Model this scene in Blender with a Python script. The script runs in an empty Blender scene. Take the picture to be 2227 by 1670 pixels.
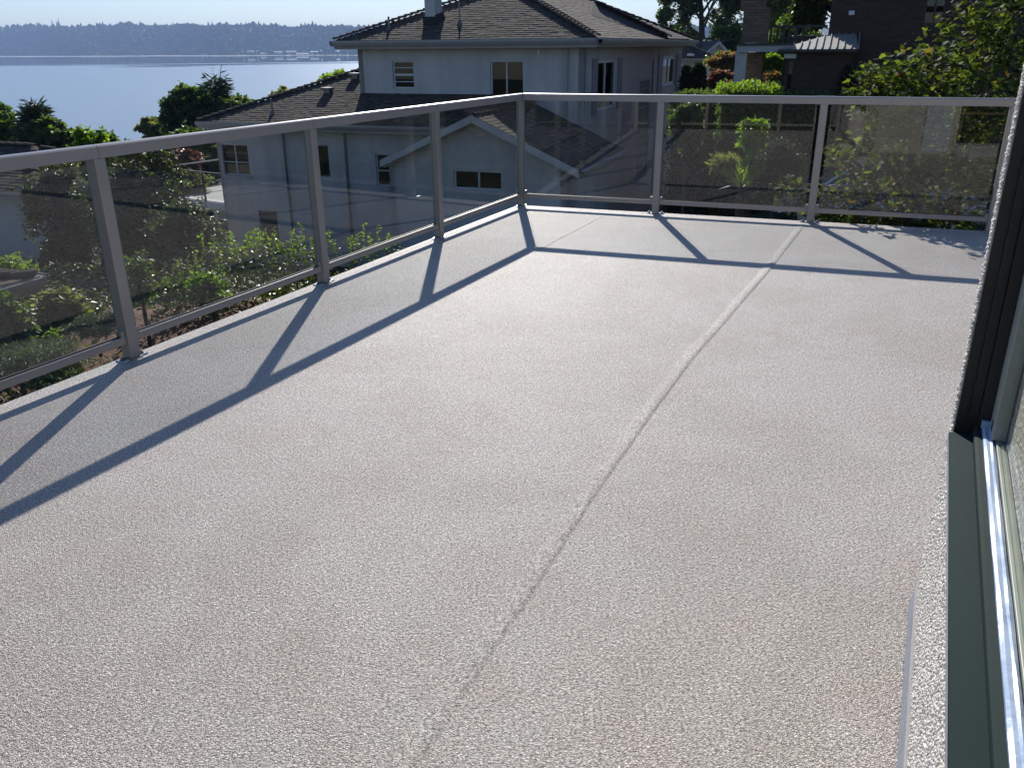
import bpy, math, random
import numpy as np
from mathutils import Vector, Matrix
random.seed(7); rng=np.random.default_rng(7)
S=bpy.context.scene; COL=S.collection
R=math.radians
# ------------------------------------------------------------------ camera
CAMH=1.47; PITCH=0.3815; ROLL=-0.0090; FPX=1826.0; PW,PH=2227,1670
cam=bpy.data.cameras.new('camera'); co=bpy.data.objects.new('camera',cam); COL.objects.link(co)
cam.sensor_fit='HORIZONTAL'; cam.sensor_width=36; cam.lens=FPX/PW*36
cam.clip_start=0.02; cam.clip_end=30000
fw=Vector((0,math.cos(PITCH),-math.sin(PITCH))); up0=Vector((0,math.sin(PITCH),math.cos(PITCH))); rt0=Vector((1,0,0))
c_,s_=math.cos(ROLL),math.sin(ROLL)
rt=rt0*c_+up0*s_; up=up0*c_-rt0*s_      # picture axes
M=Matrix(((rt.x,up.x,-fw.x,0),(rt.y,up.y,-fw.y,0),(rt.z,up.z,-fw.z,CAMH),(0,0,0,1)))
co.matrix_world=M; S.camera=co
# ------------------------------------------------------------------ sky, sun, exposure
SUN_AZ=R(-1.7); SUN_EL=R(28.2)
w=bpy.data.worlds.new('World'); S.world=w; w.use_nodes=True
nt=w.node_tree; nt.nodes.clear()
sky=nt.nodes.new('ShaderNodeTexSky'); sky.sky_type='NISHITA'; sky.sun_disc=False
sky.sun_elevation=SUN_EL; sky.sun_rotation=SUN_AZ; sky.air_density=1.0; sky.dust_density=0.15; sky.ozone_density=4.0; sky.altitude=30
bg=nt.nodes.new('ShaderNodeBackground'); bg.inputs[1].default_value=0.075
wo=nt.nodes.new('ShaderNodeOutputWorld'); tint=nt.nodes.new('ShaderNodeMix'); tint.data_type='RGBA'; tint.blend_type='MULTIPLY'; tint.inputs[0].default_value=1; tint.inputs[7].default_value=(.88,.93,1.08,1); nt.links.new(sky.outputs[0],tint.inputs[6]); nt.links.new(tint.outputs[2],bg.inputs[0]); nt.links.new(bg.outputs[0],wo.inputs[0])
sl=bpy.data.lights.new('sun','SUN'); sl.energy=4.0; sl.angle=R(0.55); sl.color=(1,.95,.88)
so=bpy.data.objects.new('sun',sl); COL.objects.link(so)
sd=Vector((math.sin(SUN_AZ)*math.cos(SUN_EL),math.cos(SUN_AZ)*math.cos(SUN_EL),math.sin(SUN_EL)))
so.rotation_euler=sd.to_track_quat('Z','Y').to_euler(); so.location=(0,0,20)
S.view_settings.view_transform='Standard'; S.view_settings.look='None'; S.view_settings.exposure=0.55; S.view_settings.gamma=1
S.view_settings.use_curve_mapping=False
S.render.engine='CYCLES'
S.cycles.max_bounces=10; S.cycles.transparent_max_bounces=24; S.cycles.caustics_reflective=False; S.cycles.caustics_refractive=False
S.cycles.volume_bounces=0
# ------------------------------------------------------------------ geometry helpers
def at(px,py,Y):      # point seen at photo pixel (px,py) at forward distance Y
    X=(px-PW/2)/FPX; Z=(PH/2-py)/FPX
    d=fw+rt*X+up*Z; return Vector((0,0,CAMH))+d*(Y/d.y)
AU=R(110.5); U=Vector((math.sin(AU),math.cos(AU),0)); V=Vector((-U.y,U.x,0)); ZZ=Vector((0,0,1))
def uvz(u,v,z): return U*u+V*v+ZZ*z
AW=R(26); WS=Vector((math.sin(AW),math.cos(AW),0)); WT=Vector((math.cos(AW),-math.sin(AW),0))
def stz(s,t,z): return WS*s+WT*t+ZZ*z
class MB:
    def __init__(s): s.v=[]; s.f=[]; s.m=[]; s.mi=0
    def poly(s,pts,flip=False):
        n=len(s.v); s.v+= [tuple(p) for p in pts]; idx=list(range(n,n+len(pts)))
        s.f.append(idx[::-1] if flip else idx); s.m.append(s.mi); return s
    def hexa(s,p):   # 8 corners: bottom loop 0-3, top loop 4-7
        n=len(s.v); s.v+=[tuple(q) for q in p]
        for f in ((3,2,1,0),(4,5,6,7),(0,1,5,4),(1,2,6,5),(2,3,7,6),(3,0,4,7)):
            s.f.append([n+i for i in f]); s.m.append(s.mi)
        return s
    def box(s,o,a,b,c):  # origin corner and three edge vectors
        o,a,b,c=Vector(o),Vector(a),Vector(b),Vector(c)
        return s.hexa([o,o+a,o+a+b,o+b,o+c,o+a+c,o+a+b+c,o+b+c])
    def cbox(s,c,a,b,d): # centre and full edge vectors
        c,a,b,d=Vector(c),Vector(a),Vector(b),Vector(d); return s.box(c-a/2-b/2-d/2,a,b,d)
    def tube(s,p,q,r0,r1=None,n=8,cap=True):
        p,q=Vector(p),Vector(q); r1=r0 if r1 is None else r1
        d=(q-p).normalized(); a=d.orthogonal().normalized(); b=d.cross(a); k=len(s.v)
        for P,r in ((p,r0),(q,r1)):
            for i in range(n):
                t=2*math.pi*i/n; s.v.append(tuple(P+a*(r*math.cos(t))+b*(r*math.sin(t))))
        for i in range(n): s.f.append([k+i,k+(i+1)%n,k+n+(i+1)%n,k+n+i]); s.m.append(s.mi)
        if cap: s.f.append([k+i for i in range(n)][::-1]); s.f.append([k+n+i for i in range(n)]); s.m+=[s.mi]*2
        return s
    def path(s,pts,r0,r1,n=6):
        for i in range(len(pts)-1):
            a=r0+(r1-r0)*i/(len(pts)-1); b=r0+(r1-r0)*(i+1)/(len(pts)-1); s.tube(pts[i],pts[i+1],a,b,n,False)
        return s
    def sheet(s,pts,th): # convex polygon thickened downwards along its normal
        p=[Vector(q) for q in pts]; nrm=(p[1]-p[0]).cross(p[2]-p[0]).normalized()
        if nrm.z<0: p=p[::-1]; nrm=-nrm
        q=[a-nrm*th for a in p]; s.poly(p); s.poly(q,True)
        for i in range(len(p)): j=(i+1)%len(p); s.poly([p[i],q[i],q[j],p[j]])
        return s
    def build(s,name,mat,parent=None,bevel=0,smooth=False,kind=None,label=None):
        me=bpy.data.meshes.new(name); me.from_pydata(s.v,[],s.f)
        ms=mat if isinstance(mat,(list,tuple)) else [mat]
        for m in ms: me.materials.append(m)
        if len(ms)>1: me.polygons.foreach_set('material_index',s.m)
        if smooth: me.polygons.foreach_set('use_smooth',[True]*len(me.polygons))
        me.update(); return link(name,me,parent,bevel,kind,label)
def link(name,me,parent=None,bevel=0,kind=None,label=None):
    o=bpy.data.objects.new(name,me); COL.objects.link(o)
    if parent: adopt(o,parent)
    if bevel:
        b=o.modifiers.new('bevel','BEVEL'); b.width=bevel; b.segments=2; b.limit_method='ANGLE'; b.angle_limit=R(40)
    if kind: o['kind']=kind
    if label: o['label']=label
    return o
ROOTW={}
def wm(o):
    m=o.matrix_basis.copy(); 
    while o.parent: m=o.parent.matrix_basis @ o.matrix_parent_inverse @ m if False else (wmp(o) @ m); return m
    return m
def wmp(o): return wm(o.parent) @ o.matrix_parent_inverse
def adopt(o,parent):
    o.parent=parent; o.matrix_parent_inverse=wm(parent).inverted()
def thing(name,label,cat,loc,group=None):
    o=bpy.data.objects.new(name,None); COL.objects.link(o); o.location=loc; o.empty_display_size=.2
    o['label']=label; o['category']=cat
    if group: o['group']=group
    return o
def tag(o,label=None,cat=None,group=None,kind=None):
    if label: o['label']=label
    if cat: o['category']=cat
    if group: o['group']=group
    if kind: o['kind']=kind
    return o
def fast_mesh(name,verts,k,nf_per,faces,tone=None):
    """verts (N*k,3); faces template (nf,fs) ints repeated for each of N pieces"""
    N=len(verts)//k; ft=np.array(faces); nf,fs=ft.shape
    F=(ft[None]+ (np.arange(N)*k)[:,None,None]).reshape(-1)
    me=bpy.data.meshes.new(name); me.vertices.add(len(verts)); me.vertices.foreach_set('co',verts.astype(np.float32).ravel())
    me.loops.add(len(F)); me.loops.foreach_set('vertex_index',F.astype(np.int32))
    P=N*nf; me.polygons.add(P); me.polygons.foreach_set('loop_start',np.arange(P,dtype=np.int32)*fs)
    if tone is not None:
        a=me.attributes.new('tone','FLOAT','FACE'); a.data.foreach_set('value',np.repeat(tone,nf).astype(np.float32))
    me.update(calc_edges=True); me.polygons.foreach_set('use_smooth',[False]*P); return me
# ------------------------------------------------------------------ materials
def new_mat(name):
    m=bpy.data.materials.new(name); m.use_nodes=True; n=m.node_tree.nodes; n.clear(); return m,n,m.node_tree.links
def nd(n,t,**k):
    x=n.new(t)
    for a,b in k.items():
        if a.startswith('i_'): x.inputs[a[2:].replace('_',' ')].default_value=b
        else: setattr(x,a,b)
    return x
def ramp(n,stops):
    r=n.new('ShaderNodeValToRGB'); e=r.color_ramp.elements
    while len(e)<len(stops): e.new(.5)
    for i,(p,c) in enumerate(stops): e[i].position=p; e[i].color=(*c,1)
    return r
def pmat(name,c,rough=.6,metal=0,var=.12,vscale=6,bump=0,bscale=40,c2=None,spec=.5,detail=4,coat=0):
    m,n,l=new_mat(name); o=n.new('ShaderNodeOutputMaterial'); b=n.new('ShaderNodeBsdfPrincipled')
    b.inputs['Roughness'].default_value=rough; b.inputs['Metallic'].default_value=metal; b.inputs['Specular IOR Level'].default_value=spec
    b.inputs['Coat Weight'].default_value=coat
    g=n.new('ShaderNodeNewGeometry'); t=nd(n,'ShaderNodeTexNoise',i_Scale=vscale,i_Detail=detail,i_Roughness=.6); l.new(g.outputs['Position'],t.inputs['Vector'])
    ca=tuple(x*(1-var) for x in c); cb=tuple(min(1,x*(1+var)) for x in (c2 or c))
    r=ramp(n,[(.3,ca),(.7,cb)]); l.new(t.outputs[0],r.inputs[0]); l.new(r.outputs[0],b.inputs['Base Color'])
    if bump:
        t2=nd(n,'ShaderNodeTexNoise',i_Scale=bscale,i_Detail=5.0); l.new(g.outputs['Position'],t2.inputs['Vector'])
        bp=nd(n,'ShaderNodeBump',i_Strength=bump,i_Distance=.02); l.new(t2.outputs[0],bp.inputs['Height']); l.new(bp.outputs[0],b.inputs['Normal'])
    l.new(b.outputs[0],o.inputs[0]); return m
def streak(m):
    n=m.node_tree.nodes; l=m.node_tree.links; b=[x for x in n if x.type=='BSDF_PRINCIPLED'][0]; src=b.inputs['Base Color'].links[0].from_socket
    g=n.new('ShaderNodeNewGeometry'); mp=nd(n,'ShaderNodeMapping'); mp.inputs['Scale'].default_value=(2.2,2.2,.22); l.new(g.outputs['Position'],mp.inputs['Vector'])
    t=nd(n,'ShaderNodeTexNoise',i_Scale=1.0,i_Detail=6.0,i_Roughness=.62); l.new(mp.outputs[0],t.inputs['Vector']); r=ramp(n,[(.35,(.72,.72,.73)),(.6,(1.04,1.04,1.04))]); l.new(t.outputs[0],r.inputs[0])
    mx=nd(n,'ShaderNodeMix',data_type='RGBA',blend_type='MULTIPLY'); mx.inputs[0].default_value=.4; l.new(src,mx.inputs[6]); l.new(r.outputs[0],mx.inputs[7]); l.new(mx.outputs[2],b.inputs['Base Color']); return m
def tone_mat(name,stops,rough=.7,bump=.3,mul=.5,spec=.4):
    m,n,l=new_mat(name); o=n.new('ShaderNodeOutputMaterial'); b=n.new('ShaderNodeBsdfPrincipled'); b.inputs['Roughness'].default_value=rough; b.inputs['Specular IOR Level'].default_value=spec
    oi=n.new('ShaderNodeAttribute'); oi.attribute_name='tone'; ob=n.new('ShaderNodeObjectInfo')
    ad=nd(n,'ShaderNodeMath',operation='ADD'); l.new(oi.outputs['Fac'],ad.inputs[0]); l.new(ob.outputs['Random'],ad.inputs[1])
    fr=nd(n,'ShaderNodeMath',operation='FRACT'); l.new(ad.outputs[0],fr.inputs[0])
    r=ramp(n,stops); l.new(fr.outputs[0],r.inputs[0])
    g=n.new('ShaderNodeNewGeometry'); t=nd(n,'ShaderNodeTexNoise',i_Scale=60.0,i_Detail=3.0); l.new(g.outputs['Position'],t.inputs['Vector'])
    mx=nd(n,'ShaderNodeMix',data_type='RGBA',blend_type='MULTIPLY'); mx.inputs[0].default_value=mul
    l.new(r.outputs[0],mx.inputs[6]); l.new(t.outputs[0],mx.inputs[7]); l.new(mx.outputs[2],b.inputs['Base Color'])
    bp=nd(n,'ShaderNodeBump',i_Strength=bump,i_Distance=.01); l.new(t.outputs[0],bp.inputs['Height']); l.new(bp.outputs[0],b.inputs['Normal'])
    l.new(b.outputs[0],o.inputs[0]); return m
def leaf_mat(name,stops,rough=.45,trans=.45,tcol=(1.1,1.2,.35),spec=.5):
    m,n,l=new_mat(name); o=n.new('ShaderNodeOutputMaterial'); b=n.new('ShaderNodeBsdfPrincipled'); b.inputs['Roughness'].default_value=rough; b.inputs['Specular IOR Level'].default_value=spec
    a=n.new('ShaderNodeAttribute'); a.attribute_name='tone'; ob=n.new('ShaderNodeObjectInfo')
    ad=nd(n,'ShaderNodeMath',operation='ADD'); l.new(a.outputs['Fac'],ad.inputs[0]); l.new(ob.outputs['Random'],ad.inputs[1])
    fr=nd(n,'ShaderNodeMath',operation='FRACT'); l.new(ad.outputs[0],fr.inputs[0])
    r=ramp(n,stops); l.new(fr.outputs[0],r.inputs[0]); l.new(r.outputs[0],b.inputs['Base Color'])
    t=n.new('ShaderNodeBsdfTranslucent'); mx=nd(n,'ShaderNodeMix',data_type='RGBA',blend_type='MULTIPLY'); mx.inputs[0].default_value=1; mx.inputs[7].default_value=(*[x*2.2 for x in tcol],1)
    l.new(r.outputs[0],mx.inputs[6]); l.new(mx.outputs[2],t.inputs[0])
    ms=n.new('ShaderNodeMixShader'); ms.inputs[0].default_value=trans; l.new(b.outputs[0],ms.inputs[1]); l.new(t.outputs[0],ms.inputs[2]); l.new(ms.outputs[0],o.inputs[0]); return m
def glass_mat(name,tint,refl=1.0,rough=0.0,f0=.043,dust=0.0):
    m,n,l=new_mat(name); o=n.new('ShaderNodeOutputMaterial')
    tr=n.new('ShaderNodeBsdfTransparent'); tr.inputs[0].default_value=(*tint,1); gl=nd(n,'ShaderNodeBsdfGlossy',i_Roughness=rough)
    g=n.new('ShaderNodeNewGeometry'); dt=nd(n,'ShaderNodeVectorMath',operation='DOT_PRODUCT'); l.new(g.outputs['Incoming'],dt.inputs[0]); l.new(g.outputs['Normal'],dt.inputs[1])
    ab=nd(n,'ShaderNodeMath',operation='ABSOLUTE'); l.new(dt.outputs['Value'],ab.inputs[0])
    su=nd(n,'ShaderNodeMath',operation='SUBTRACT'); su.inputs[0].default_value=1; l.new(ab.outputs[0],su.inputs[1])
    pw=nd(n,'ShaderNodeMath',operation='POWER'); l.new(su.outputs[0],pw.inputs[0]); pw.inputs[1].default_value=5
    ma=nd(n,'ShaderNodeMath',operation='MULTIPLY_ADD'); l.new(pw.outputs[0],ma.inputs[0]); ma.inputs[1].default_value=(1-f0)*refl; ma.inputs[2].default_value=f0*refl
    ms=n.new('ShaderNodeMixShader'); l.new(ma.outputs[0],ms.inputs[0]); l.new(tr.outputs[0],ms.inputs[1]); l.new(gl.outputs[0],ms.inputs[2])
    out=ms
    if dust:
        df=nd(n,'ShaderNodeBsdfDiffuse'); df.inputs[0].default_value=(.6,.6,.58,1)
        tn=nd(n,'ShaderNodeTexNoise',i_Scale=9.0,i_Detail=8.0,i_Roughness=.75); l.new(g.outputs['Position'],tn.inputs['Vector'])
        rr=ramp(n,[(.45,(0,0,0)),(.8,(dust,)*3)]); l.new(tn.outputs[0],rr.inputs[0])
        m2=n.new('ShaderNodeMixShader'); l.new(rr.outputs[0],m2.inputs[0]); l.new(ms.outputs[0],m2.inputs[1]); l.new(df.outputs[0],m2.inputs[2]); out=m2
    l.new(out.outputs[0],o.inputs[0]); return m
# deck vinyl: crinkled fine relief, faint mottled print, crease shade painted into the colour
def deck_mat():
    m,n,l=new_mat('deck_vinyl'); o=n.new('ShaderNodeOutputMaterial'); b=n.new('ShaderNodeBsdfPrincipled')
    b.inputs['Roughness'].default_value=.50; b.inputs['Specular IOR Level'].default_value=.27
    g=n.new('ShaderNodeNewGeometry')
    wn=nd(n,'ShaderNodeTexNoise',i_Scale=55.0,i_Detail=2.0); l.new(g.outputs['Position'],wn.inputs['Vector'])
    mixv=nd(n,'ShaderNodeMix',data_type='VECTOR'); mixv.inputs[0].default_value=.012
    l.new(g.outputs['Position'],mixv.inputs[4]); l.new(wn.outputs['Color'],mixv.inputs[5])
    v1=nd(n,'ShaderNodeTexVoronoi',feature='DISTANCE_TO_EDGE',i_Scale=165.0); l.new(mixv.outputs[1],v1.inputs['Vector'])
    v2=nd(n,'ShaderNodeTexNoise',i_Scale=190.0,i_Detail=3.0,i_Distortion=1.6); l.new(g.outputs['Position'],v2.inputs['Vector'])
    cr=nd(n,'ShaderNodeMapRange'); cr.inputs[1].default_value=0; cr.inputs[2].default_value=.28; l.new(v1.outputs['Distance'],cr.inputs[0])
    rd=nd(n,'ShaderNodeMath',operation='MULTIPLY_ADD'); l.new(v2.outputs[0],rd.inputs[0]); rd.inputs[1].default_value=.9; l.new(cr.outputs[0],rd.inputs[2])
    bp=nd(n,'ShaderNodeBump',i_Strength=.95,i_Distance=.0028); l.new(rd.outputs[0],bp.inputs['Height']); l.new(bp.outputs[0],b.inputs['Normal'])
    big=nd(n,'ShaderNodeTexNoise',i_Scale=2.6,i_Detail=5.0,i_Roughness=.65); l.new(g.outputs['Position'],big.inputs['Vector'])
    r1=ramp(n,[(.28,(.63,.545,.485)),(.45,(.645,.585,.525)),(.6,(.64,.60,.535)),(.75,(.605,.585,.54))]); l.new(big.outputs[0],r1.inputs[0])
    sp=nd(n,'ShaderNodeTexNoise',i_Scale=125.0,i_Detail=6.0,i_Roughness=.7); l.new(g.outputs['Position'],sp.inputs['Vector'])
    r2=ramp(n,[(.40,(.44,.44,.46)),(.58,(1.27,1.26,1.25))]); l.new(sp.outputs[0],r2.inputs[0])
    r3=ramp(n,[(0,(.45,.43,.42)),(.30,(1,1,1))]); l.new(rd.outputs[0],r3.inputs[0])  # darkens the crinkle creases: their shade is put into the colour
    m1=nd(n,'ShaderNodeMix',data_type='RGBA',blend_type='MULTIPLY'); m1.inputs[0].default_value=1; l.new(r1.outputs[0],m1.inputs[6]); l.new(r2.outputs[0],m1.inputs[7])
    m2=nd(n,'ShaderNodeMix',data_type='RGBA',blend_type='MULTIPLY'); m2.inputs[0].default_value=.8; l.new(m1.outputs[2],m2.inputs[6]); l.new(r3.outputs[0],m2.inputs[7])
    dn=nd(n,'ShaderNodeTexNoise',i_Scale=.9,i_Detail=8.0,i_Roughness=.72,i_Distortion=.6); l.new(g.outputs['Position'],dn.inputs['Vector'])
    r4=ramp(n,[(.42,(.86,.84,.81)),(.56,(1,1,1))]); l.new(dn.outputs[0],r4.inputs[0])
    m3=nd(n,'ShaderNodeMix',data_type='RGBA',blend_type='MULTIPLY'); m3.inputs[0].default_value=.75; l.new(m2.outputs[2],m3.inputs[6]); l.new(r4.outputs[0],m3.inputs[7])
    l.new(m3.outputs[2],b.inputs['Base Color']); l.new(b.outputs[0],o.inputs[0]); return m
def brick_mat(name,c1,c2,mort,sc=1.0):
    m,n,l=new_mat(name); o=n.new('ShaderNodeOutputMaterial'); b=n.new('ShaderNodeBsdfPrincipled'); b.inputs['Roughness'].default_value=.85
    g=n.new('ShaderNodeNewGeometry'); vr=nd(n,'ShaderNodeVectorRotate',rotation_type='Z_AXIS'); vr.inputs['Angle'].default_value=R(20.5); l.new(g.outputs['Position'],vr.inputs['Vector'])
    sx=n.new('ShaderNodeSeparateXYZ'); l.new(vr.outputs[0],sx.inputs[0]); ad=nd(n,'ShaderNodeMath',operation='ADD'); l.new(sx.outputs[0],ad.inputs[0]); l.new(sx.outputs[1],ad.inputs[1])
    cx=n.new('ShaderNodeCombineXYZ'); l.new(ad.outputs[0],cx.inputs[0]); l.new(sx.outputs[2],cx.inputs[1])
    br=nd(n,'ShaderNodeTexBrick'); br.inputs['Scale'].default_value=sc; br.inputs['Brick Width'].default_value=.21; br.inputs['Row Height'].default_value=.075; br.inputs['Mortar Size'].default_value=.007
    br.inputs['Color1'].default_value=(*c1,1); br.inputs['Color2'].default_value=(*c2,1); br.inputs['Mortar'].default_value=(*mort,1); l.new(cx.outputs[0],br.inputs['Vector'])
    l.new(br.outputs['Color'],b.inputs['Base Color']); bp=nd(n,'ShaderNodeBump',i_Strength=.6,i_Distance=.01,invert=True); l.new(br.outputs['Fac'],bp.inputs['Height']); l.new(bp.outputs[0],b.inputs['Normal'])
    l.new(b.outputs[0],o.inputs[0]); return m
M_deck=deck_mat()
M_rail=pmat('powder_coated_aluminium',(.33,.305,.285),.34,0.25,.05,3,spec=.6)
M_plate=pmat('galvanised_plate',(.42,.44,.46),.35,.8,.15,30)
M_bolt=pmat('bolt_steel',(.16,.16,.17),.4,.8,.1,30)
M_black=pmat('black_rubber',(.012,.012,.013),.6,0,.1,20)
M_glass=glass_mat('tinted_rail_glass',(.925,.93,.925),1.08,0,.05,.008)
M_gedge=pmat('green_glass_edge',(.10,.24,.20),.2,0,.05,8,spec=.8)
M_win=glass_mat('window_glass',(.965,.975,.96),.30,.0,.05)
M_pane=glass_mat('house_window_glass',(.5,.52,.52),.8,.0,.05)
M_bronze=pmat('dark_bronze_frame',(.012,.030,.028),.65,.0,.12,2,.03,200,spec=.06)
M_track=pmat('track_bronze',(.018,.032,.030),.7,0,.1,5,spec=.1)
M_jamb=pmat('black_frame',(.008,.008,.009),.45,0,.1,5)
M_sash=pmat('grey_green_sash',(.30,.32,.27),.45,0,.08,9)
M_tape=pmat('blue_protective_film',(.26,.38,.58),.38,0,.2,10,.25,18,c2=(.46,.55,.70),spec=.7,coat=.3)
M_flash=pmat('grey_flashing',(.25,.275,.32),.5,.1,.12,14,.1,60)
M_metalw=pmat('pale_drip_edge',(.42,.41,.40),.4,.2,.05)
M_pebble=tone_mat('stucco_pebble',[(0,(.74,.70,.61)),(.3,(.95,.92,.82)),(.55,(.72,.69,.64)),(.72,(.88,.80,.68)),(.86,(.50,.44,.40)),(1,(.85,.85,.80))],.62,.2,.25)
M_deckrefl=pmat('deck_reflection_beige',(.52,.49,.42),.9,0,.25,90,.8,90)  # deck-like beige weave for the painted deck reflection in the near window
M_blockglass=pmat('green_block_glass',(.07,.09,.08),.6,0,.3,5,.5,12)
M_mortar=pmat('pebble_bed',(.20,.185,.165),.9,0,.25,60,.6,120)
M_stucco=streak(pmat('grey_stucco',(.52,.50,.47),.9,0,.09,.9,.25,45,c2=(.54,.515,.48)))
M_ourwall=pmat('cream_stucco',(.50,.48,.43),.9,0,.12,3,.6,110)
M_trim=pmat('grey_wood_trim',(.42,.40,.38),.7,0,.08,3)
M_gutter=pmat('grey_gutter',(.32,.30,.29),.5,.2,.08,3)
M_white=pmat('white_vinyl_frame',(.62,.64,.66),.45,0,.05,4)
M_shutter=pmat('mauve_grey_shutter',(.20,.19,.24),.6,0,.08,4)
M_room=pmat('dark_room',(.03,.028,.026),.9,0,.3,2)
M_blind=pmat('tan_blind',(.20,.16,.10),.8,0,.25,12)
M_shingle=tone_mat('roof_shingle',[(0,(.070,.057,.046)),(.35,(.122,.10,.08)),(.7,(.092,.076,.062)),(1,(.165,.142,.118))],.95,.12,.5,.20)
M_roofbase=pmat('roof_felt',(.035,.03,.027),.9,0,.2,8)
M_cap=pmat('ridge_cap_shingle',(.10,.085,.07),1.0,0,.2,9,.4,60,spec=.05)
M_brick=brick_mat('dark_brown_brick',(.045,.026,.018),(.07,.04,.028),(.03,.025,.022))
M_brick2=brick_mat('chimney_brick',(.12,.08,.055),(.19,.125,.085),(.07,.06,.05))
M_metalroof=pmat('standing_seam_metal',(.34,.325,.29),.6,.15,.08,3)
M_door=pmat('brown_wood_door',(.16,.085,.045),.6,0,.3,5,.2,30)
M_wdoor=pmat('pale_blue_door',(.5,.53,.58),.5,0,.05)
M_slab=pmat('pale_concrete',(.40,.40,.40),.8,0,.1,3)
M_bark=pmat('bark',(.07,.055,.042),.9,0,.3,9,.7,22)
M_soil=pmat('bark_mulch',(.085,.042,.022),.95,0,.5,14,.9,30,c2=(.16,.08,.04))
M_conc=pmat('asphalt_drive',(.045,.044,.042),1.0,0,.15,2,.3,80,spec=.05)
M_board=pmat('grey_board',(.50,.50,.47),.7,0,.1,4)
M_car=pmat('silver_car_paint',(.35,.38,.42),.22,.7,.03,2,coat=1)
M_tyre=pmat('tyre',(.02,.02,.02),.8)
# ------------------------------------------------------------------ ground, water, hills, haze
WZ=-22.0
def sm(x,a,b): t=np.clip((x-a)/(b-a),0,1); return t*t*(3-2*t)
def ground_z(u,v):
    left=-2.35-2.2*sm(v,9,21); right=-2.1-.25*sm(v,10,30)
    k=sm(u,-6,-1.5); near=left*(1-k)+right*k
    far_l=np.maximum(-25.0,-4.6-.23*np.maximum(v-42,0)); kk=sm(u,4,26); far=far_l*(1-kk)+kk*(-2.6-1.5*sm(v,60,200)-22*sm(v,260,420))
    f=sm(v,36,52); return near*(1-f)+np.minimum(near,far)*f
us=np.concatenate([np.linspace(-900,-60,22),np.linspace(-56,60,88),np.linspace(64,900,22)]); vs=np.concatenate([np.linspace(-60,0,16),np.linspace(1,60,66),np.linspace(63,180,48),np.linspace(190,620,24)])
uu,vv=np.meshgrid(us,vs); zz=ground_z(uu,vv); zz=zz+.05*np.sin(uu*1.3)*np.cos(vv*.9)*(vv<60)+ (-25-zz)*sm(np.abs(uu+60),700,880)*(vv>60)
GP=np.stack([uu*U.x+vv*V.x,uu*U.y+vv*V.y,zz],-1).reshape(-1,3); nu=len(us); nv=len(vs)
fs=[(j*nu+i,j*nu+i+1,(j+1)*nu+i+1,(j+1)*nu+i) for j in range(nv-1) for i in range(nu-1)]
M_ground=pmat('rough_grass_and_soil',(.025,.03,.013),.95,0,.4,3,.8,14,c2=(.045,.045,.022))
me=bpy.data.meshes.new('ground'); me.from_pydata(GP.tolist(),[],fs); me.materials.append(M_ground); me.polygons.foreach_set('use_smooth',[True]*len(me.polygons))
tag(link('ground',me),kind='structure')
def gz(p): 
    p=Vector(p); return float(ground_z(np.array(p.dot(U)),np.array(p.dot(V))))
def water_mat():
    m,n,l=new_mat('sea_water'); o=n.new('ShaderNodeOutputMaterial'); b=n.new('ShaderNodeBsdfPrincipled')
    b.inputs['Base Color'].default_value=(.20,.225,.25,1); b.inputs['IOR'].default_value=1.33
    g=n.new('ShaderNodeNewGeometry'); mp=nd(n,'ShaderNodeMapping'); mp.inputs['Scale'].default_value=(.0011,.0042,1); l.new(g.outputs['Position'],mp.inputs['Vector'])
    t=nd(n,'ShaderNodeTexNoise',i_Scale=1.0,i_Detail=3.0,i_Distortion=1.3); l.new(mp.outputs[0],t.inputs['Vector'])
    # ruffled water off the near shore, slick calm lanes near the far shore
    sx=n.new('ShaderNodeSeparateXYZ'); l.new(g.outputs['Position'],sx.inputs[0])
    mr=nd(n,'ShaderNodeMapRange'); mr.inputs[1].default_value=900; mr.inputs[2].default_value=1900; l.new(sx.outputs[1],mr.inputs[0])
    a=nd(n,'ShaderNodeMath',operation='MULTIPLY_ADD'); l.new(t.outputs[0],a.inputs[0]); a.inputs[1].default_value=1.5; l.new(mr.outputs[0],a.inputs[2])
    rr=ramp(n,[(.62,(.22,)*3),(.80,(.02,)*3)]); 
    sc=nd(n,'ShaderNodeMath',operation='MULTIPLY'); sc.inputs[1].default_value=.55; l.new(a.outputs[0],sc.inputs[0]); l.new(sc.outputs[0],rr.inputs[0]); l.new(rr.outputs[0],b.inputs['Roughness'])
    wv=nd(n,'ShaderNodeTexNoise',i_Scale=.35,i_Detail=6.0,i_Roughness=.6); l.new(g.outputs['Position'],wv.inputs['Vector'])
    bp=nd(n,'ShaderNodeBump',i_Distance=.25); l.new(wv.outputs[0],bp.inputs['Height'])
    br=ramp(n,[(.6,(.5,)*3),(.80,(.012,)*3)]); l.new(sc.outputs[0],br.inputs[0]); l.new(br.outputs[0],bp.inputs['Strength'])
    l.new(bp.outputs[0],b.inputs['Normal']); l.new(b.outputs[0],o.inputs[0]); return m
mb=MB(); mb.poly([(-11500,60,WZ),(9000,60,WZ),(9000,9500,WZ),(-11500,9500,WZ)]); tag(mb.build('water',water_mat()),kind='structure')
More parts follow.
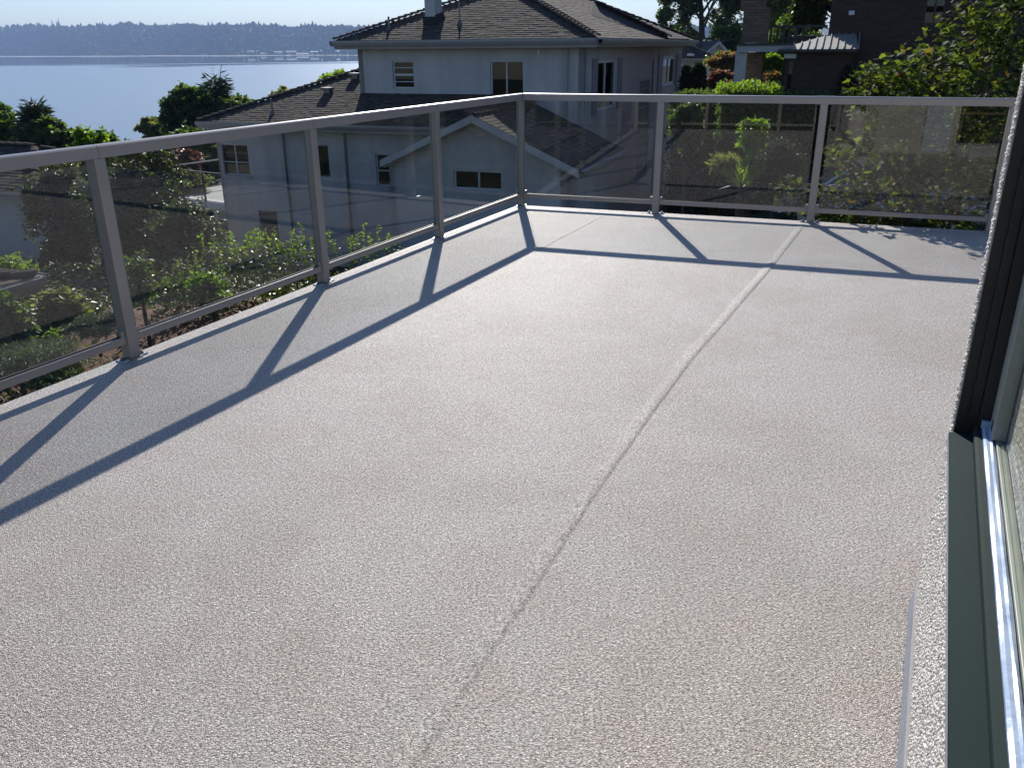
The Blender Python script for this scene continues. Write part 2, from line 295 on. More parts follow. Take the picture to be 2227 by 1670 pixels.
# far shore: shoreline distance and skyline slope by azimuth (degrees)
AZs=np.radians([-75,-60,-45,-30,-24,-18,-10,-3,12,30,50]); DSH=np.array([7200,6800,6200,5000,4300,3750,3350,3100,2900,2900,3000]); UPS=np.array([.02,.022,.022,.0225,.0238,.0246,.0222,.0208,.019,.018,.018])
az=np.radians(np.linspace(-75,50,380)); dsh=np.interp(az,AZs,DSH)+60*np.sin(az*47)+35*np.sin(az*131)
ups=np.interp(az,AZs,UPS)+.0004*np.sin(az*61)+.0003*np.sin(az*143+1)
rows=30; hp=[]
for j in range(rows):
    t=j/(rows-1); d=dsh+t*1500
    top=ups*(dsh+620)+CAMH-13
    z=WZ-2+(top-WZ+2)*np.clip(sm(np.array(t*1500.),-60,560)*1.0,0,1)*np.ones_like(az)
    z=z+ (6*np.sin(az*95+t*6)+4*np.sin(az*210-t*9))*math.sin(math.pi*min(1,t*2.2)) * (t<.45)
    if t>.45: z=z-(t-.45)*60
    hp.append(np.stack([np.sin(az)*d,np.cos(az)*d,z],-1))
hp=np.array(hp); na=len(az); fs=[(j*na+i,j*na+i+1,(j+1)*na+i+1,(j+1)*na+i) for j in range(rows-1) for i in range(na-1)]
M_hill=pmat('wooded_hillside',(.03,.042,.026),.95,0,.45,.02,0)
me=bpy.data.meshes.new('hills'); me.from_pydata(hp.reshape(-1,3).tolist(),[],fs); me.materials.append(M_hill); me.polygons.foreach_set('use_smooth',[True]*len(me.polygons)); tag(link('hills',me),kind='structure')
N=22000; ai=rng.uniform(R(-42),R(14),N); tt=rng.beta(1.2,1.6,N)*.5; tt[:2200]=rng.uniform(.36,.46,2200)
ij=(tt*(rows-1)); j0=ij.astype(int); fj=ij-j0; ii=(ai-az[0])/(az[1]-az[0]); i0=ii.astype(int)
base=hp[j0,i0]*(1-fj[:,None])+hp[j0+1,i0]*fj[:,None]; base[:,0]+=rng.uniform(-12,12,N)
H=rng.uniform(7,13,N)*(1+.9*(rng.random(N)<.06)); W_=H*rng.uniform(.28,.75,N)
tall=rng.random(N)<.28; W_[tall]=H[tall]*.2; H[tall]*=1.25
k=11; ang=np.arange(5)*2*np.pi/5; vt=np.zeros((N,k,3))
for q in range(5):
    for lvl,(rr_,hh) in enumerate(((.5,.12),(.38,.62))):
        jr=rng.uniform(.75,1.25,N); vt[:,lvl*5+q]=base+np.stack([np.cos(ang[q]+lvl*.6)*W_*rr_*2*jr,np.sin(ang[q]+lvl*.6)*W_*rr_*2*jr,H*hh*rng.uniform(.9,1.1,N)],-1)
vt[:,10]=base+np.stack([0*H,0*H,H],-1)
tri=[]
for q in range(5): a,b=q,(q+1)%5; tri+=[(a,b,b+5),(a,b+5,a+5),(a+5,b+5,10)]
me=fast_mesh('far_woodland',vt.reshape(-1,3),k,15,tri,rng.random(N)); M_fw=leaf_mat('far_canopy',[(0,(.026,.038,.024)),(1,(.036,.05,.03))],.9,.0); me.materials.append(M_fw)
tag(link('far_woodland',me),'dense wooded bluff of dark conifers and broadleaf trees across the water','woodland',kind='stuff')
# a few tall skyline conifers one can tell apart
M_pine=leaf_mat('far_pine',[(0,(.016,.028,.018)),(1,(.03,.045,.03))],.9,0)
for q,(px,ht,nm) in enumerate([(147,38,'tall pointed conifer left of the skyline pair on the far ridge'),(156,42,'tallest broad conifer of the skyline group on the far ridge')]):
    a_=math.atan2(px-1113,1962); jj=11; i_=int((a_-az[0])/(az[1]-az[0])); b_=hp[jj,i_]
    t_=thing('conifer',nm,'tree',b_,None); m_=MB(); m_.tube(b_,(b_[0],b_[1],b_[2]+ht),1.2,.3,6); m_.build('trunk',M_bark,t_)
    m_=MB()
    for lv in range(8):
        z0=b_[2]+ht*(.2+.1*lv); r0=6.5*(1-lv/9)+random.uniform(-.8,.8); m_.tube((b_[0],b_[1],z0),(b_[0]+random.uniform(-.5,.5),b_[1],z0+ht*.16),r0,.4,7)
    m_.build('crown',M_pine,t_)
# waterfront sheds, mooring boom
M_shed=pmat('pale_shed_wall',(.62,.62,.60),.7); M_shedroof=pmat('grey_shed_roof',(.45,.45,.46),.5,.3)
for q,px in enumerate([455,478,497,515,533,556,580,612,640,664,690,705,716,728,741,752,763,772]):
    a_=math.atan2(px-1113,1962); D_=float(np.interp(a_,AZs,DSH))+18; x,y=math.sin(a_)*D_,math.cos(a_)*D_
    L_=random.uniform(16,46) if q<11 else random.uniform(8,14); h_=random.uniform(4,8); e=Vector((math.cos(a_),-math.sin(a_),0)); f=Vector((math.sin(a_),math.cos(a_),0)); o_=Vector((x,y,WZ+1.5+(q%3)*3.5))
    t_=thing('waterfront_building','small pale waterfront building in the row along the foot of the far bluff','building',o_,'waterfront buildings on the far shore')
    m_=MB(); m_.box(o_-e*L_/2,e*L_,f*14,ZZ*h_); m_.build('wall',M_shed,t_)
    m_=MB(); a0=o_-e*(L_/2+.5)-f*.5+ZZ*(h_+.05); m_.hexa([a0,a0+e*(L_+1),a0+e*(L_+1)+f*15,a0+f*15,a0+f*6+ZZ*2.2,a0+e*(L_+1)+f*6+ZZ*2.2,a0+e*(L_+1)+f*9+ZZ*2.2,a0+f*9+ZZ*2.2]); m_.build('roof',M_shedroof,t_)
m_=MB(); pa=at(180,126.3,3300); pb=at(316,124.6,3420); pa.z=pb.z=WZ+.2; dd=(pb-pa); m_.box(pa,dd,Vector((4,10,0)),ZZ*1.6); o=m_.build('floating_breakwater',M_shed); tag(o,'long thin pale floating breakwater lying off the far shore','breakwater')
hz=bpy.data.meshes.new('haze'); b=MB().box((-11000,-300,WZ-1.5),(20000,0,0),(0,9600,0),(0,0,178)); hz.from_pydata(b.v,[],b.f); m,n,l=new_mat('haze_air'); o_=n.new('ShaderNodeOutputMaterial'); pv=n.new('ShaderNodeVolumePrincipled'); pv.inputs['Color'].default_value=(.45,.64,1,1); pv.inputs['Density'].default_value=.00014; pv.inputs['Anisotropy'].default_value=.1; l.new(pv.outputs[0],o_.inputs['Volume']); hz.materials.append(m); tag(link('haze',hz),kind='stuff')
# ------------------------------------------------------------------ deck
Lv=Vector((math.sin(R(205.42)),math.cos(R(205.42)),0)); Rv=U.copy(); C0=Vector((.108,8.42,0))
nL=Vector((-Lv.y,Lv.x,0)); nL=nL if nL.x<0 else -nL       # outward from left edge
nR=V.copy()                                               # outward from right edge
def cornerpt(off):   # intersection of offset edge lines
    a=C0+nL*off; b=C0+nR*off
    k=((b-a).cross(Rv)).z/(Lv.cross(Rv)).z; return a+Lv*k
oc=cornerpt(.043); Q=stz(2.275,.158,0)
backs=8.75
pl=oc+Lv*backs; 
ql=stz(-1.1,.158,0)
rr1=oc+Rv*7.0; rq=Q+WT*3.2
top=[oc,pl,pl+ (ql-pl)*1.0+Lv*.0,Q,rq,rr1]
mb=MB(); a=[Vector(p) for p in top]
mb.poly(a) if ((a[1]-a[0]).cross(a[2]-a[0])).z>0 else mb.poly(a[::-1])
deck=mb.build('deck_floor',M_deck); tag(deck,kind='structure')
# separate edge body under the membrane
mb=MB()
for i in range(len(a)):
    p,q=a[i],a[(i+1)%len(a)]; mb.poly([p-ZZ*.001,q-ZZ*.001,q-ZZ*.30,p-ZZ*.30])
mb.poly([p-ZZ*.30 for p in a]); mb.build('deck_edge',M_trim,deck)
mb=MB()
for p0,d0,n0,ln in ((oc,Lv,nL,backs),(oc,Rv,nR,7.0)):
    mb.box(p0+n0*.0-ZZ*.035,d0*ln,n0*.012,ZZ*.031)
mb.build('drip_edge',M_metalw,deck)
# lower storey wall that carries the deck
inn=[p+ (Vector((1.2,3.5,0))-p).normalized()*1.1 for p in a]
mb=MB()
for i in range(len(a)):
    p,q=inn[i],inn[(i+1)%len(a)]; mb.poly([p-ZZ*.301,q-ZZ*.301,q-ZZ*2.9,p-ZZ*2.9])
mb.build('lower_wall',M_ourwall,deck)
# welded laps of the membrane
def seam(P,wid,hgt,name='membrane_seam'):
    pts=[Vector(p) for p in P]; mb=MB(); n=90; prof=[(-1,.0003),(-.75,.06),(-.35,.55),(.05,.95),(.28,1.0),(.5,.85),(.76,.0)]
    ring=[]
    L=[0]; 
    for i in range(1,len(pts)): L.append(L[-1]+(pts[i]-pts[i-1]).length)
    for i in range(n+1):
        t=L[-1]*i/n; j=max(k for k in range(len(L)-1) if L[k]<=t+1e-9); f=(t-L[j])/(L[j+1]-L[j]); c=pts[j].lerp(pts[j+1],f); d=(pts[j+1]-pts[j]).normalized(); r=Vector((d.y,-d.x,0))
        c=c+r*(.002*math.sin(t*2.3)+.0015*math.sin(t*7+1)); hh=hgt*(.9+.07*math.sin(t*3.1)+.04*math.sin(t*11)); fade=min(1,.55+i/35,(n-i)/6+.15)
        ring.append([c+r*(x*wid)+ZZ*(z*hh*fade+.0002) for x,z in prof])
    for i in range(n):
        for k in range(len(prof)-1): mb.poly([ring[i][k],ring[i][k+1],ring[i+1][k+1],ring[i+1][k]])
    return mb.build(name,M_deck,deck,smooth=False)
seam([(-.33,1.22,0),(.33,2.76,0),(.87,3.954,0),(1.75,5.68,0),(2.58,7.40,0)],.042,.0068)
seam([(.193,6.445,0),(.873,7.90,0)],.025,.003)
# ------------------------------------------------------------------ glass railings
PWD=.062; RZ0,RZ1=1.0,1.06
def hexbolt(mb,c): mb.tube(c,c+ZZ*.004,.014,n=10); mb.tube(c+ZZ*.004,c+ZZ*.014,.0095,n=6)
def post_tree(P,d,parent,first=[None]):
    n=Vector((-d.y,d.x,0))
    p=bpy.data.objects.new('post',POSTME); COL.objects.link(p); ang=math.atan2(d.y,d.x); p.location=P; p.rotation_euler=(0,0,ang)
    bv=p.modifiers.new('bevel','BEVEL'); bv.width=.004; bv.segments=2
    adopt(p,parent)
    for nm,me in (('base_plate',PLATEME),('bolt',BOLTME[0]),('bolt',BOLTME[1])):
        c=bpy.data.objects.new(nm,me); COL.objects.link(c); c.parent=p
    return p
def local_mesh(name,mb,mat): me=bpy.data.meshes.new(name); me.from_pydata(mb.v,[],mb.f); me.materials.append(mat); return me
X=Vector((1,0,0)); Yv=Vector((0,1,0))
POSTME=local_mesh('post',MB().cbox((0,0,.0075+RZ0/2-.004),X*PWD,Yv*PWD,ZZ*(RZ0-.0075)),M_rail)
mb=MB(); mb.hexa([(-.082,-.028,.001),(.082,-.028,.001),(.082,.028,.001),(-.082,.028,.001),(-.078,-.024,.0075),(.078,-.024,.0075),(.078,.024,.0075),(-.078,.024,.0075)]); mb.cbox((0,0,.0042),X*.075,Yv*.078,ZZ*.006)
PLATEME=local_mesh('base_plate',mb,M_plate)
BOLTME=[]
for sx in (-.06,.06):
    mb=MB(); hexbolt(mb,Vector((sx,0,.0078))); BOLTME.append(local_mesh('bolt',mb,M_bolt))
def railing(name,label,start,d,stops,style,endext=0,startcut=0):
    n=Vector((-d.y,d.x,0)); root=thing(name,label,'railing',start)
    for i,s in enumerate(stops):
        if s is None: continue
        if not(style=='right' and i==0): post_tree(start+d*s,d,root)
    m=len(stops)
    for i in range(m-1):
        a,b=stops[i],stops[i+1]
        # top rail
        g0=.0015; aa=a+g0+(startcut if i==0 else 0); bb=b-g0
        if style=='right': aa=a+(.052 if i else startcut); bb=b-.052
        prof=[(-.031,RZ0),(.031,RZ0),(.031,RZ1-.008),(.024,RZ1-.001),(0,RZ1+.002),(-.024,RZ1-.001),(-.031,RZ1-.008)]
        mb=MB(); A=[start+d*aa+n*x+ZZ*z for x,z in prof]; B=[start+d*bb+n*x+ZZ*z for x,z in prof]
        for k in range(7): j=(k+1)%7; mb.poly([A[k],B[k],B[j],A[j]],True)
        mb.poly(A,True); mb.poly(B); tr=mb.build('top_rail',M_rail,root)
        if style=='right':
            mb=MB(); cc=b; A=[start+d*(cc-.075)+n*(x*1.05)+ZZ*(1.03+(z-1.03)*1.05) for x,z in prof]; B=[start+d*(cc+.075)+n*(x*1.05)+ZZ*(1.03+(z-1.03)*1.05) for x,z in prof]
            for k in range(7): j=(k+1)%7; mb.poly([A[k],B[k],B[j],A[j]],True)
            mb.poly(A,True); mb.poly(B); mb.build('joint_sleeve',M_rail,root)
        else:
            mb=MB(); mb.cbox(start+d*b+ZZ*1.03,d*.0028,n*.055,ZZ*.052); mb.build('rail_joint',M_black,root)
        # bottom rail with channel and gasket
        x0=a+PWD/2+.001; x1=b-PWD/2-.001
        mb=MB(); P0=start+d*x0; ln=d*(x1-x0)
        mb.box(P0-n*.02+ZZ*.088,ln,n*.04,ZZ*.030); mb.box(P0-n*.02+ZZ*.118,ln,n*.013,ZZ*.009); mb.box(P0+n*.007+ZZ*.118,ln,n*.013,ZZ*.009)
        br=mb.build('bottom_rail',M_rail,root,bevel=.0015)
        gx0=x0+.024; gx1=x1-.024
        mb=MB(); mb.box(start+d*(gx0)-n*.0065+ZZ*.1185,d*(gx1-gx0),n*.0022,ZZ*.012); mb.box(start+d*(gx0)+n*.0043+ZZ*.1185,d*(gx1-gx0),n*.0022,ZZ*.012); mb.build('gasket',M_black,br)
        for e,sg in ((x0,1),(x1,-1)):
            mb=MB(); mb.cbox(start+d*(e+sg*.012)+ZZ*.142,d*.022,n*.036,ZZ*.030); mb.cbox(start+d*(e+sg*.0035)+ZZ*.11,d*.005,n*.046,ZZ*.07); mb.build('bracket',M_rail,br)
        # glass
        mb=MB(); o=start+d*gx0-n*.004+ZZ*.1195; lx=d*(gx1-gx0); ly=n*.008; lz=ZZ*(RZ0-.1197)
        c=[o,o+lx,o+lx+ly,o+ly,o+lz,o+lx+lz,o+lx+ly+lz,o+ly+lz]
        for fi,f in enumerate(((0,1,5,4),(2,3,7,6),(1,2,6,5),(3,0,4,7),(3,2,1,0),(4,5,6,7))):
            mb.mi=0 if fi<2 else 1; mb.poly([c[q] for q in f])
        mb.build('glass_panel',[M_glass,M_gedge],root)
    return root
Lst=[0,1.635,3.20,4.81,6.42,8.03]
left=railing('glass_railing','grey aluminium glass railing running up the left side of the deck to the far corner',C0,Lv,Lst,'left',startcut=.0)
railing('glass_railing','grey aluminium glass railing across the far end of the deck, right of the corner post',C0,Rv,[0,1.345,2.73,4.15,5.57],'right',startcut=.033)
bk=C0+Lv*8.55; bd=(stz(-.95,.158,0)-bk); bl=bd.length; bd.normalize()
railing('glass_railing','grey aluminium glass railing closing the near end of the deck behind the viewer',bk,bd,[0,1.3,2.6,min(bl-.05,3.9)],'left')
mb=MB(); mb.cbox(C0+Lv*(3.20-.043)+ZZ*.83+nL*-.002,Lv*.012,nL*.022,ZZ*.014); mb.build('glass_clip',M_sash,left)
# ------------------------------------------------------------------ our own house: pebble-dash wall, window, flashing
def wall_holes(mb,p0,d,n,s0,s1,z0,z1,holes,th):
    """wall slab from s0..s1 along d, z0..z1, outer face at p0, thickness th inwards (-n)"""
    ss=sorted({s0,s1,*[x for h in holes for x in h[:2]]}); zs=sorted({z0,z1,*[x for h in holes for x in h[2:]]})
    def P(s,z,k): return p0+d*s+ZZ*z-n*k
    for i in range(len(ss)-1):
        for j in range(len(zs)-1):
            a,b,c,e=ss[i],ss[i+1],zs[j],zs[j+1]; mx,mz=(a+b)/2,(c+e)/2
            if any(h[0]<mx<h[1] and h[2]<mz<h[3] for h in holes): continue
            mb.poly([P(a,c,0),P(b,c,0),P(b,e,0),P(a,e,0)]); mb.poly([P(a,c,th),P(a,e,th),P(b,e,th),P(b,c,th)])
    for h in [(s0,s1,z0,z1)]+list(holes):
        a,b,c,e=h
        for (u,v_) in (((a,c),(b,c)),((b,c),(b,e)),((b,e),(a,e)),((a,e),(a,c))):
            mb.poly([P(*u,0),P(*v_,0),P(*v_,th),P(*u,th)])
    return mb
def window(root,p0,d,n,h,rec=.07,fw_=.035,muls=(),trans=(),fm=None,pane=None,blind=None,name='window',sill=True):
    """frame set in hole h=(s0,s1,z0,z1) recessed by rec"""
    a,b,c,e=h; fm=fm or M_white; P=lambda s,z,k: p0+d*s+ZZ*z-n*k
    mb=MB(); g=.003; th=n*-.05
    mb.box(P(a+g,c+g,rec),d*(b-a-2*g),th,ZZ*fw_); mb.box(P(a+g,e-g-fw_,rec),d*(b-a-2*g),th,ZZ*fw_)
    for s in (a+g,b-g-fw_): mb.box(P(s,c+g+fw_,rec),d*fw_,th,ZZ*(e-c-2*g-2*fw_))
    f=mb.build(name,fm,root)
    for s in muls: MB().box(P(s-fw_*.45,c+g+fw_,rec-.006),d*fw_*.9,th,ZZ*(e-c-2*g-2*fw_)).build('mullion',fm,f)
    for z,t in trans: MB().box(P(a+g+fw_,z-t/2,rec-.004),d*(b-a-2*g-2*fw_),th,ZZ*t).build('meeting_rail',fm,f)
    edges=[a+g+fw_]+[m for m in muls]+[b-g-fw_]
    for i in range(len(edges)-1):
        MB().box(P(edges[i]+.001,c+fw_+g,rec+.02),d*(edges[i+1]-edges[i]-.002),n*-.006,ZZ*(e-c-2*fw_-2*g)).build('pane',pane or M_pane,f)
    if blind: MB().box(P(a+.02,c+.02,rec+.11),d*(b-a-.04),n*-.01,ZZ*(e-c-.04)).build('blind',blind,f)
    return f
ours=thing('pebble_dash_house','cream pebble-dashed house wall with a dark bronze window at the right edge of the deck','house',stz(.8,.3,0))
OW=-WT; FACE=stz(0,.158,0)
ZS,ZT=.553,2.35; WS0,WS1=-.75,2.232
mb=MB(); wall_holes(mb,FACE,WS,OW,-7.5,2.273,.0,3.0,[(WS0,WS1,ZS,ZT)],.17)
# end wall facing the far railing
EW=stz(2.275,0,0)
wall_holes(mb,EW,WT,WS,.330,7.5,0,3.0,[(.95,1.32,.02,2.05),(1.40,2.25,.02,2.08)],.17)
mb.poly([stz(2.273,.158,0),stz(2.273,.158,3),stz(2.273,.33,3),stz(2.273,.33,0)],True)
mb.build('wall',M_mortar if False else M_ourwall,ours)
mb=MB()   # parts of the building away from the deck: back walls, roof slab
mb.box(stz(-7.5,7.5,-2.9),WS*9.8,WT*-.2,ZZ*5.9); mb.box(stz(-7.5,.16,-2.9),WT*7.3,WS*.2,ZZ*5.9); mb.build('back_wall',M_ourwall,ours)
MB().sheet([stz(-7.9,.02,3.001),stz(-7.9,7.9,3.001),stz(2.45,7.9,3.001),stz(2.45,.02,3.001)],-.16).build('roof',M_roofbase,ours)
MB().box(stz(-7.2,.45,-.02),WS*9.2,WT*6.8,ZZ*.018).build('interior_floor',M_door,ours)
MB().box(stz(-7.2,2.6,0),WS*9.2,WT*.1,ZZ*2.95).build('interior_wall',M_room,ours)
# near window: jamb, sill, track, film, sash, pane
wf=MB(); wf.box(stz(WS1-.012,.160,ZS+.002),WS*.010,WT*.047,ZZ*(ZT-ZS-.004)); wf.box(stz(WS1-.045,.207,ZS+.002),WS*.043,WT*.05,ZZ*(ZT-ZS-.004)); wf.box(stz(WS1-.026,.185,ZS+.004),WS*.013,WT*.021,ZZ*(ZT-ZS-.01)); wf.box(stz(WS0,.160,ZT-.03),WS*(WS1-WS0-.015),WT*.09,ZZ*.028); wf.box(stz(WS0+.002,.160,ZS+.002),WS*.03,WT*.09,ZZ*(ZT-ZS-.034))
win=wf.build('window_frame',M_jamb,ours)
mb=MB(); ln=WS*(WS1-.014-WS0-.035)
def prism(mb,s0,ln,prof):
    A=[stz(s0,t,z) for t,z in prof]; B=[p+ln for p in A]; k=len(prof)
    for i in range(k): j=(i+1)%k; mb.poly([A[i],A[j],B[j],B[i]])
    mb.poly(A[::-1]); mb.poly(B)
s0=WS0+.034
prism(mb,s0,ln,[(.1502,ZS-.004),(.1502,ZS+.0005),(.151,ZS+.0025),(.200,ZS+.013),(.200,ZS-.004)])
mb.build('sill',M_bronze,win,smooth=False)
mb=MB(); prism(mb,s0,ln,[(.1485,ZS-.012),(.1485,ZS+.0012),(.1497,ZS+.0012),(.1497,ZS-.012)]); mb.build('sill_lip',M_flash,win)
mb=MB(); prism(mb,s0,ln,[(.2005,ZS-.003),(.2005,ZS+.030),(.206,ZS+.036),(.2155,ZS+.038),(.2155,ZS-.003)]); mb.build('track',M_track,win)
# crumpled film: lofted strip
mb=MB(); n=150; prof=[(.2157,.030),(.2165,.043),(.222,.0475),(.2290,.0465),(.2330,.050),(.2390,.046),(.2410,.036)]
ring=[]; Lf=(WS1-.05)-s0
for i in range(n+1):
    s=s0+Lf*i/n; ring.append([stz(s,t+.0005*math.sin(s*21+k*2)+.00012*random.uniform(-1,1),ZS+z+.0005*math.sin(s*13+k*1.7)*(k not in(0,6))+.00012*random.uniform(-1,1)+(.0015 if s<.98 else 0)) for k,(t,z) in enumerate(prof)])
for i in range(n):
    for k in range(6): mb.poly([ring[i][k],ring[i+1][k],ring[i+1][k+1],ring[i][k+1]])
mb.build('protective_film',M_tape,win,smooth=True)
MB().box(stz(WS1-.056,.2135,ZS+.043),WS*.026,WT*.024,ZZ*.018).build('film_tail',M_tape,win)
mb=MB(); mb.box(stz(s0,.2412,ZS+.018),WS*(Lf+.02),WT*.020,ZZ*.034); mb.box(stz(WS1-.145,.232,ZS+.053),WS*.098,WT*.028,ZZ*(ZT-ZS-.09)); sash=mb.build('sash',M_sash,win,bevel=.0015)
mb=MB(); mb.tube(stz(WS1-.10,.2322,.625),stz(WS1-.10,.2305,.625),.004,n=10); mb.cbox(stz(WS1-.10,.2312,.625),WS*.006,WT*.002,ZZ*.026); mb.build('latch_slot',M_black,sash)
mb=MB(); mb.box(stz(WS0+.04,.248,ZS+.0525),WS*(WS1-.19-WS0),WT*.005,ZZ*(ZT-ZS-.09)); mb.build('pane',M_win,win)
mb=MB(); mb.box(stz(WS0+.04,.2474,ZS+.0522),WS*(WS1-.19-WS0),WT*.0012,ZZ*.0006); mb.build('pane_edge',M_gedge,win)
# added beige sheet behind the pane, standing in for the mirrored deck
MB().box(stz(WS0+.04,.2635,ZS-.02),WS*(WS1-WS0-.1),WT*.004,ZZ*(ZT-ZS-.06)).build('deck_reflection_sheet',M_deckrefl,win)
# end wall door, side light, step (seen mirrored in the railing glass)
d1=window(ours,EW,WT,WS,(1.40,2.25,.02,2.08),rec=.05,fw_=.05,trans=[(.55,.03),(.9,.03),(1.25,.03),(1.6,.03)],fm=M_door,pane=M_pane,blind=M_blind,name='door')
MB().box(EW+WT*.95+WS*-.06+ZZ*.022,WT*.37,WS*.03,ZZ*2.0).build('side_panel',M_wdoor,ours)
mb=MB(); mb.box(EW+WT*1.36+WS*.03,WT*.95,WS*.34,ZZ*.16); o=mb.build('door_step',M_slab,bevel=.01); tag(o,'low pale step below the door in the end wall, mirrored in the glass','step')
# flashing and pebbles
mb=MB(); prism(mb,-1.0,WS*3.255,[(.1400,.002),(.1475,.060),(.1530,.060),(.1530,.002)]); mb.build('flashing',M_flash,ours)
mb=MB(); prism(mb,-1.0,WS*3.255,[(.1470,.0605),(.1470,.0640),(.1545,.0640),(.1545,.0605)]); mb.build('weep_screed',M_metalw,ours)
phi=(1+5**.5)/2; ico=np.array([(-1,phi,0),(1,phi,0),(-1,-phi,0),(1,-phi,0),(0,-1,phi),(0,1,phi),(0,-1,-phi),(0,1,-phi),(phi,0,-1),(phi,0,1),(-phi,0,-1),(-phi,0,1)])/1.902
icf=[(0,11,5),(0,5,1),(0,1,7),(0,7,10),(0,10,11),(1,5,9),(5,11,4),(11,10,2),(10,7,6),(7,1,8),(3,9,4),(3,4,2),(3,2,6),(3,6,8),(3,8,9),(4,9,5),(2,4,11),(6,2,10),(8,6,7),(9,8,1)]
pos=[]
def jitter_fill(s0,s1,z0,z1,step,fn):
    nz=max(1,int((z1-z0)/step)); ns=int((s1-s0)/step)
    for i in range(ns):
        for j in range(nz):
            pos.append(fn(s0+(i+.5+.45*random.uniform(-1,1)+(j%2)*.5)*step,z0+(j+.5+.45*random.uniform(-1,1))*step))
jitter_fill(.35,2.273,.068,ZS-.008,.0076,lambda s,z: stz(s,.1575-.0012*random.random(),z))
jitter_fill(2.236,2.273,ZS-.01,2.9,.0085,lambda s,z: stz(s,.1575,z))
jitter_fill(.159,.33,.01,2.9,.0095,lambda t,z: stz(2.274,t,z))
jitter_fill(2.267,2.281,.06,2.9,.006,lambda s,z: stz(s,.157+.002*random.random(),z))
pos=np.array([tuple(p) for p in pos]); NP=len(pos)
dist=np.linalg.norm(pos-np.array([0,0,CAMH]),axis=1); order=np.argsort(dist); vis=[i for i in order if pos[i]@np.array(WS)>1.02][:300]
big=set(vis)
def rot_rand(n): q=rng.normal(size=(n,4)); q/=np.linalg.norm(q,axis=1)[:,None]; w_,x,y,z=q.T; return np.stack([np.stack([1-2*(y*y+z*z),2*(x*y-z*w_),2*(x*z+y*w_)],-1),np.stack([2*(x*y+z*w_),1-2*(x*x+z*z),2*(y*z-x*w_)],-1),np.stack([2*(x*z-y*w_),2*(y*z+x*w_),1-2*(x*x+y*y)],-1)],-2)
rest=np.array([i for i in range(NP) if i not in big]); sc=rng.uniform(.0038,.0064,(len(rest),1,1))*np.stack([rng.uniform(.9,1.35,len(rest)),rng.uniform(.8,1.1,len(rest)),rng.uniform(.6,.9,len(rest))],-1)[:,None,:]
vv_=np.einsum('nij,nkj->nki',rot_rand(len(rest)),ico[None]*sc)+pos[rest][:,None]
me=fast_mesh('pebbles',vv_.reshape(-1,3),12,20,icf,rng.random(len(rest))); me.materials.append(M_pebble); me.polygons.foreach_set('use_smooth',[True]*len(me.polygons)); link('pebbles',me,ours,kind='stuff')
pms=[]
for q in range(5):
    me=bpy.data.meshes.new('pebble'); me.from_pydata((ico*np.array([rng.uniform(.95,1.3),rng.uniform(.8,1.1),rng.uniform(.65,.9)])).tolist(),[],icf); me.materials.append(M_pebble); me.polygons.foreach_set('use_smooth',[True]*20); pms.append(me)
for i in vis:
    p=bpy.data.objects.new('pebble',pms[random.randrange(5)]); COL.objects.link(p); p.location=pos[i]; p.scale=(random.uniform(.0038,.0062),)*3; p.rotation_euler=(random.uniform(0,6),random.uniform(0,6),random.uniform(0,6)); adopt(p,ours)
# ------------------------------------------------------------------ shingled roofs
TABME=None
def roof_tabs(poly,eave_dir,store,exposure=.135,tw=(.12,.24)):
    """poly: planar convex list of world points; lays shingle tabs parallel to eave_dir"""
    p=[Vector(q) for q in poly]; n=(p[1]-p[0]).cross(p[2]-p[0]).normalized(); n=n if n.z>0 else -n
    e=Vector(eave_dir).normalized(); s=n.cross(e).normalized(); s=s if s.z>0 else -s
    o=p[0]; ab=[((q-o).dot(e),(q-o).dot(s)) for q in p]; b0=min(b for a,b in ab); b1=max(b for a,b in ab)
    row=0; b=b0
    while b<b1-exposure*.5:
        y=b+exposure*.5; xs=[]
        for i in range(len(ab)):
            (a0,c0),(a1,c1)=ab[i],ab[(i+1)%len(ab)]
            if (c0-y)*(c1-y)<0: xs.append(a0+(a1-a0)*(y-c0)/(c1-c0))
        if len(xs)>=2:
            x,x1=min(xs),max(xs); x-=random.uniform(0,.1)
            while x<x1-.03:
                w_=random.uniform(*tw); xe=min(x+w_,x1); xa=max(x,min(xs))
                if xe-xa>.03: store.append((o+e*((xa+xe)/2)+s*(b-random.uniform(0,.012)),e,s,n,xe-xa-.006,exposure+.035,random.uniform(.006,.014)))
                x=xe
        b+=exposure; row+=1
def tab_corners(t):
    c,e,s,n,w_,h_,th=t; a=c-e*w_/2; b=c+e*w_/2
    return [a+n*.002,b+n*.002,b+s*h_+n*.001,a+s*h_+n*.001,a+n*(th+.004),b+n*(th+.004),b+s*h_+n*.004,a+s*h_+n*.004]
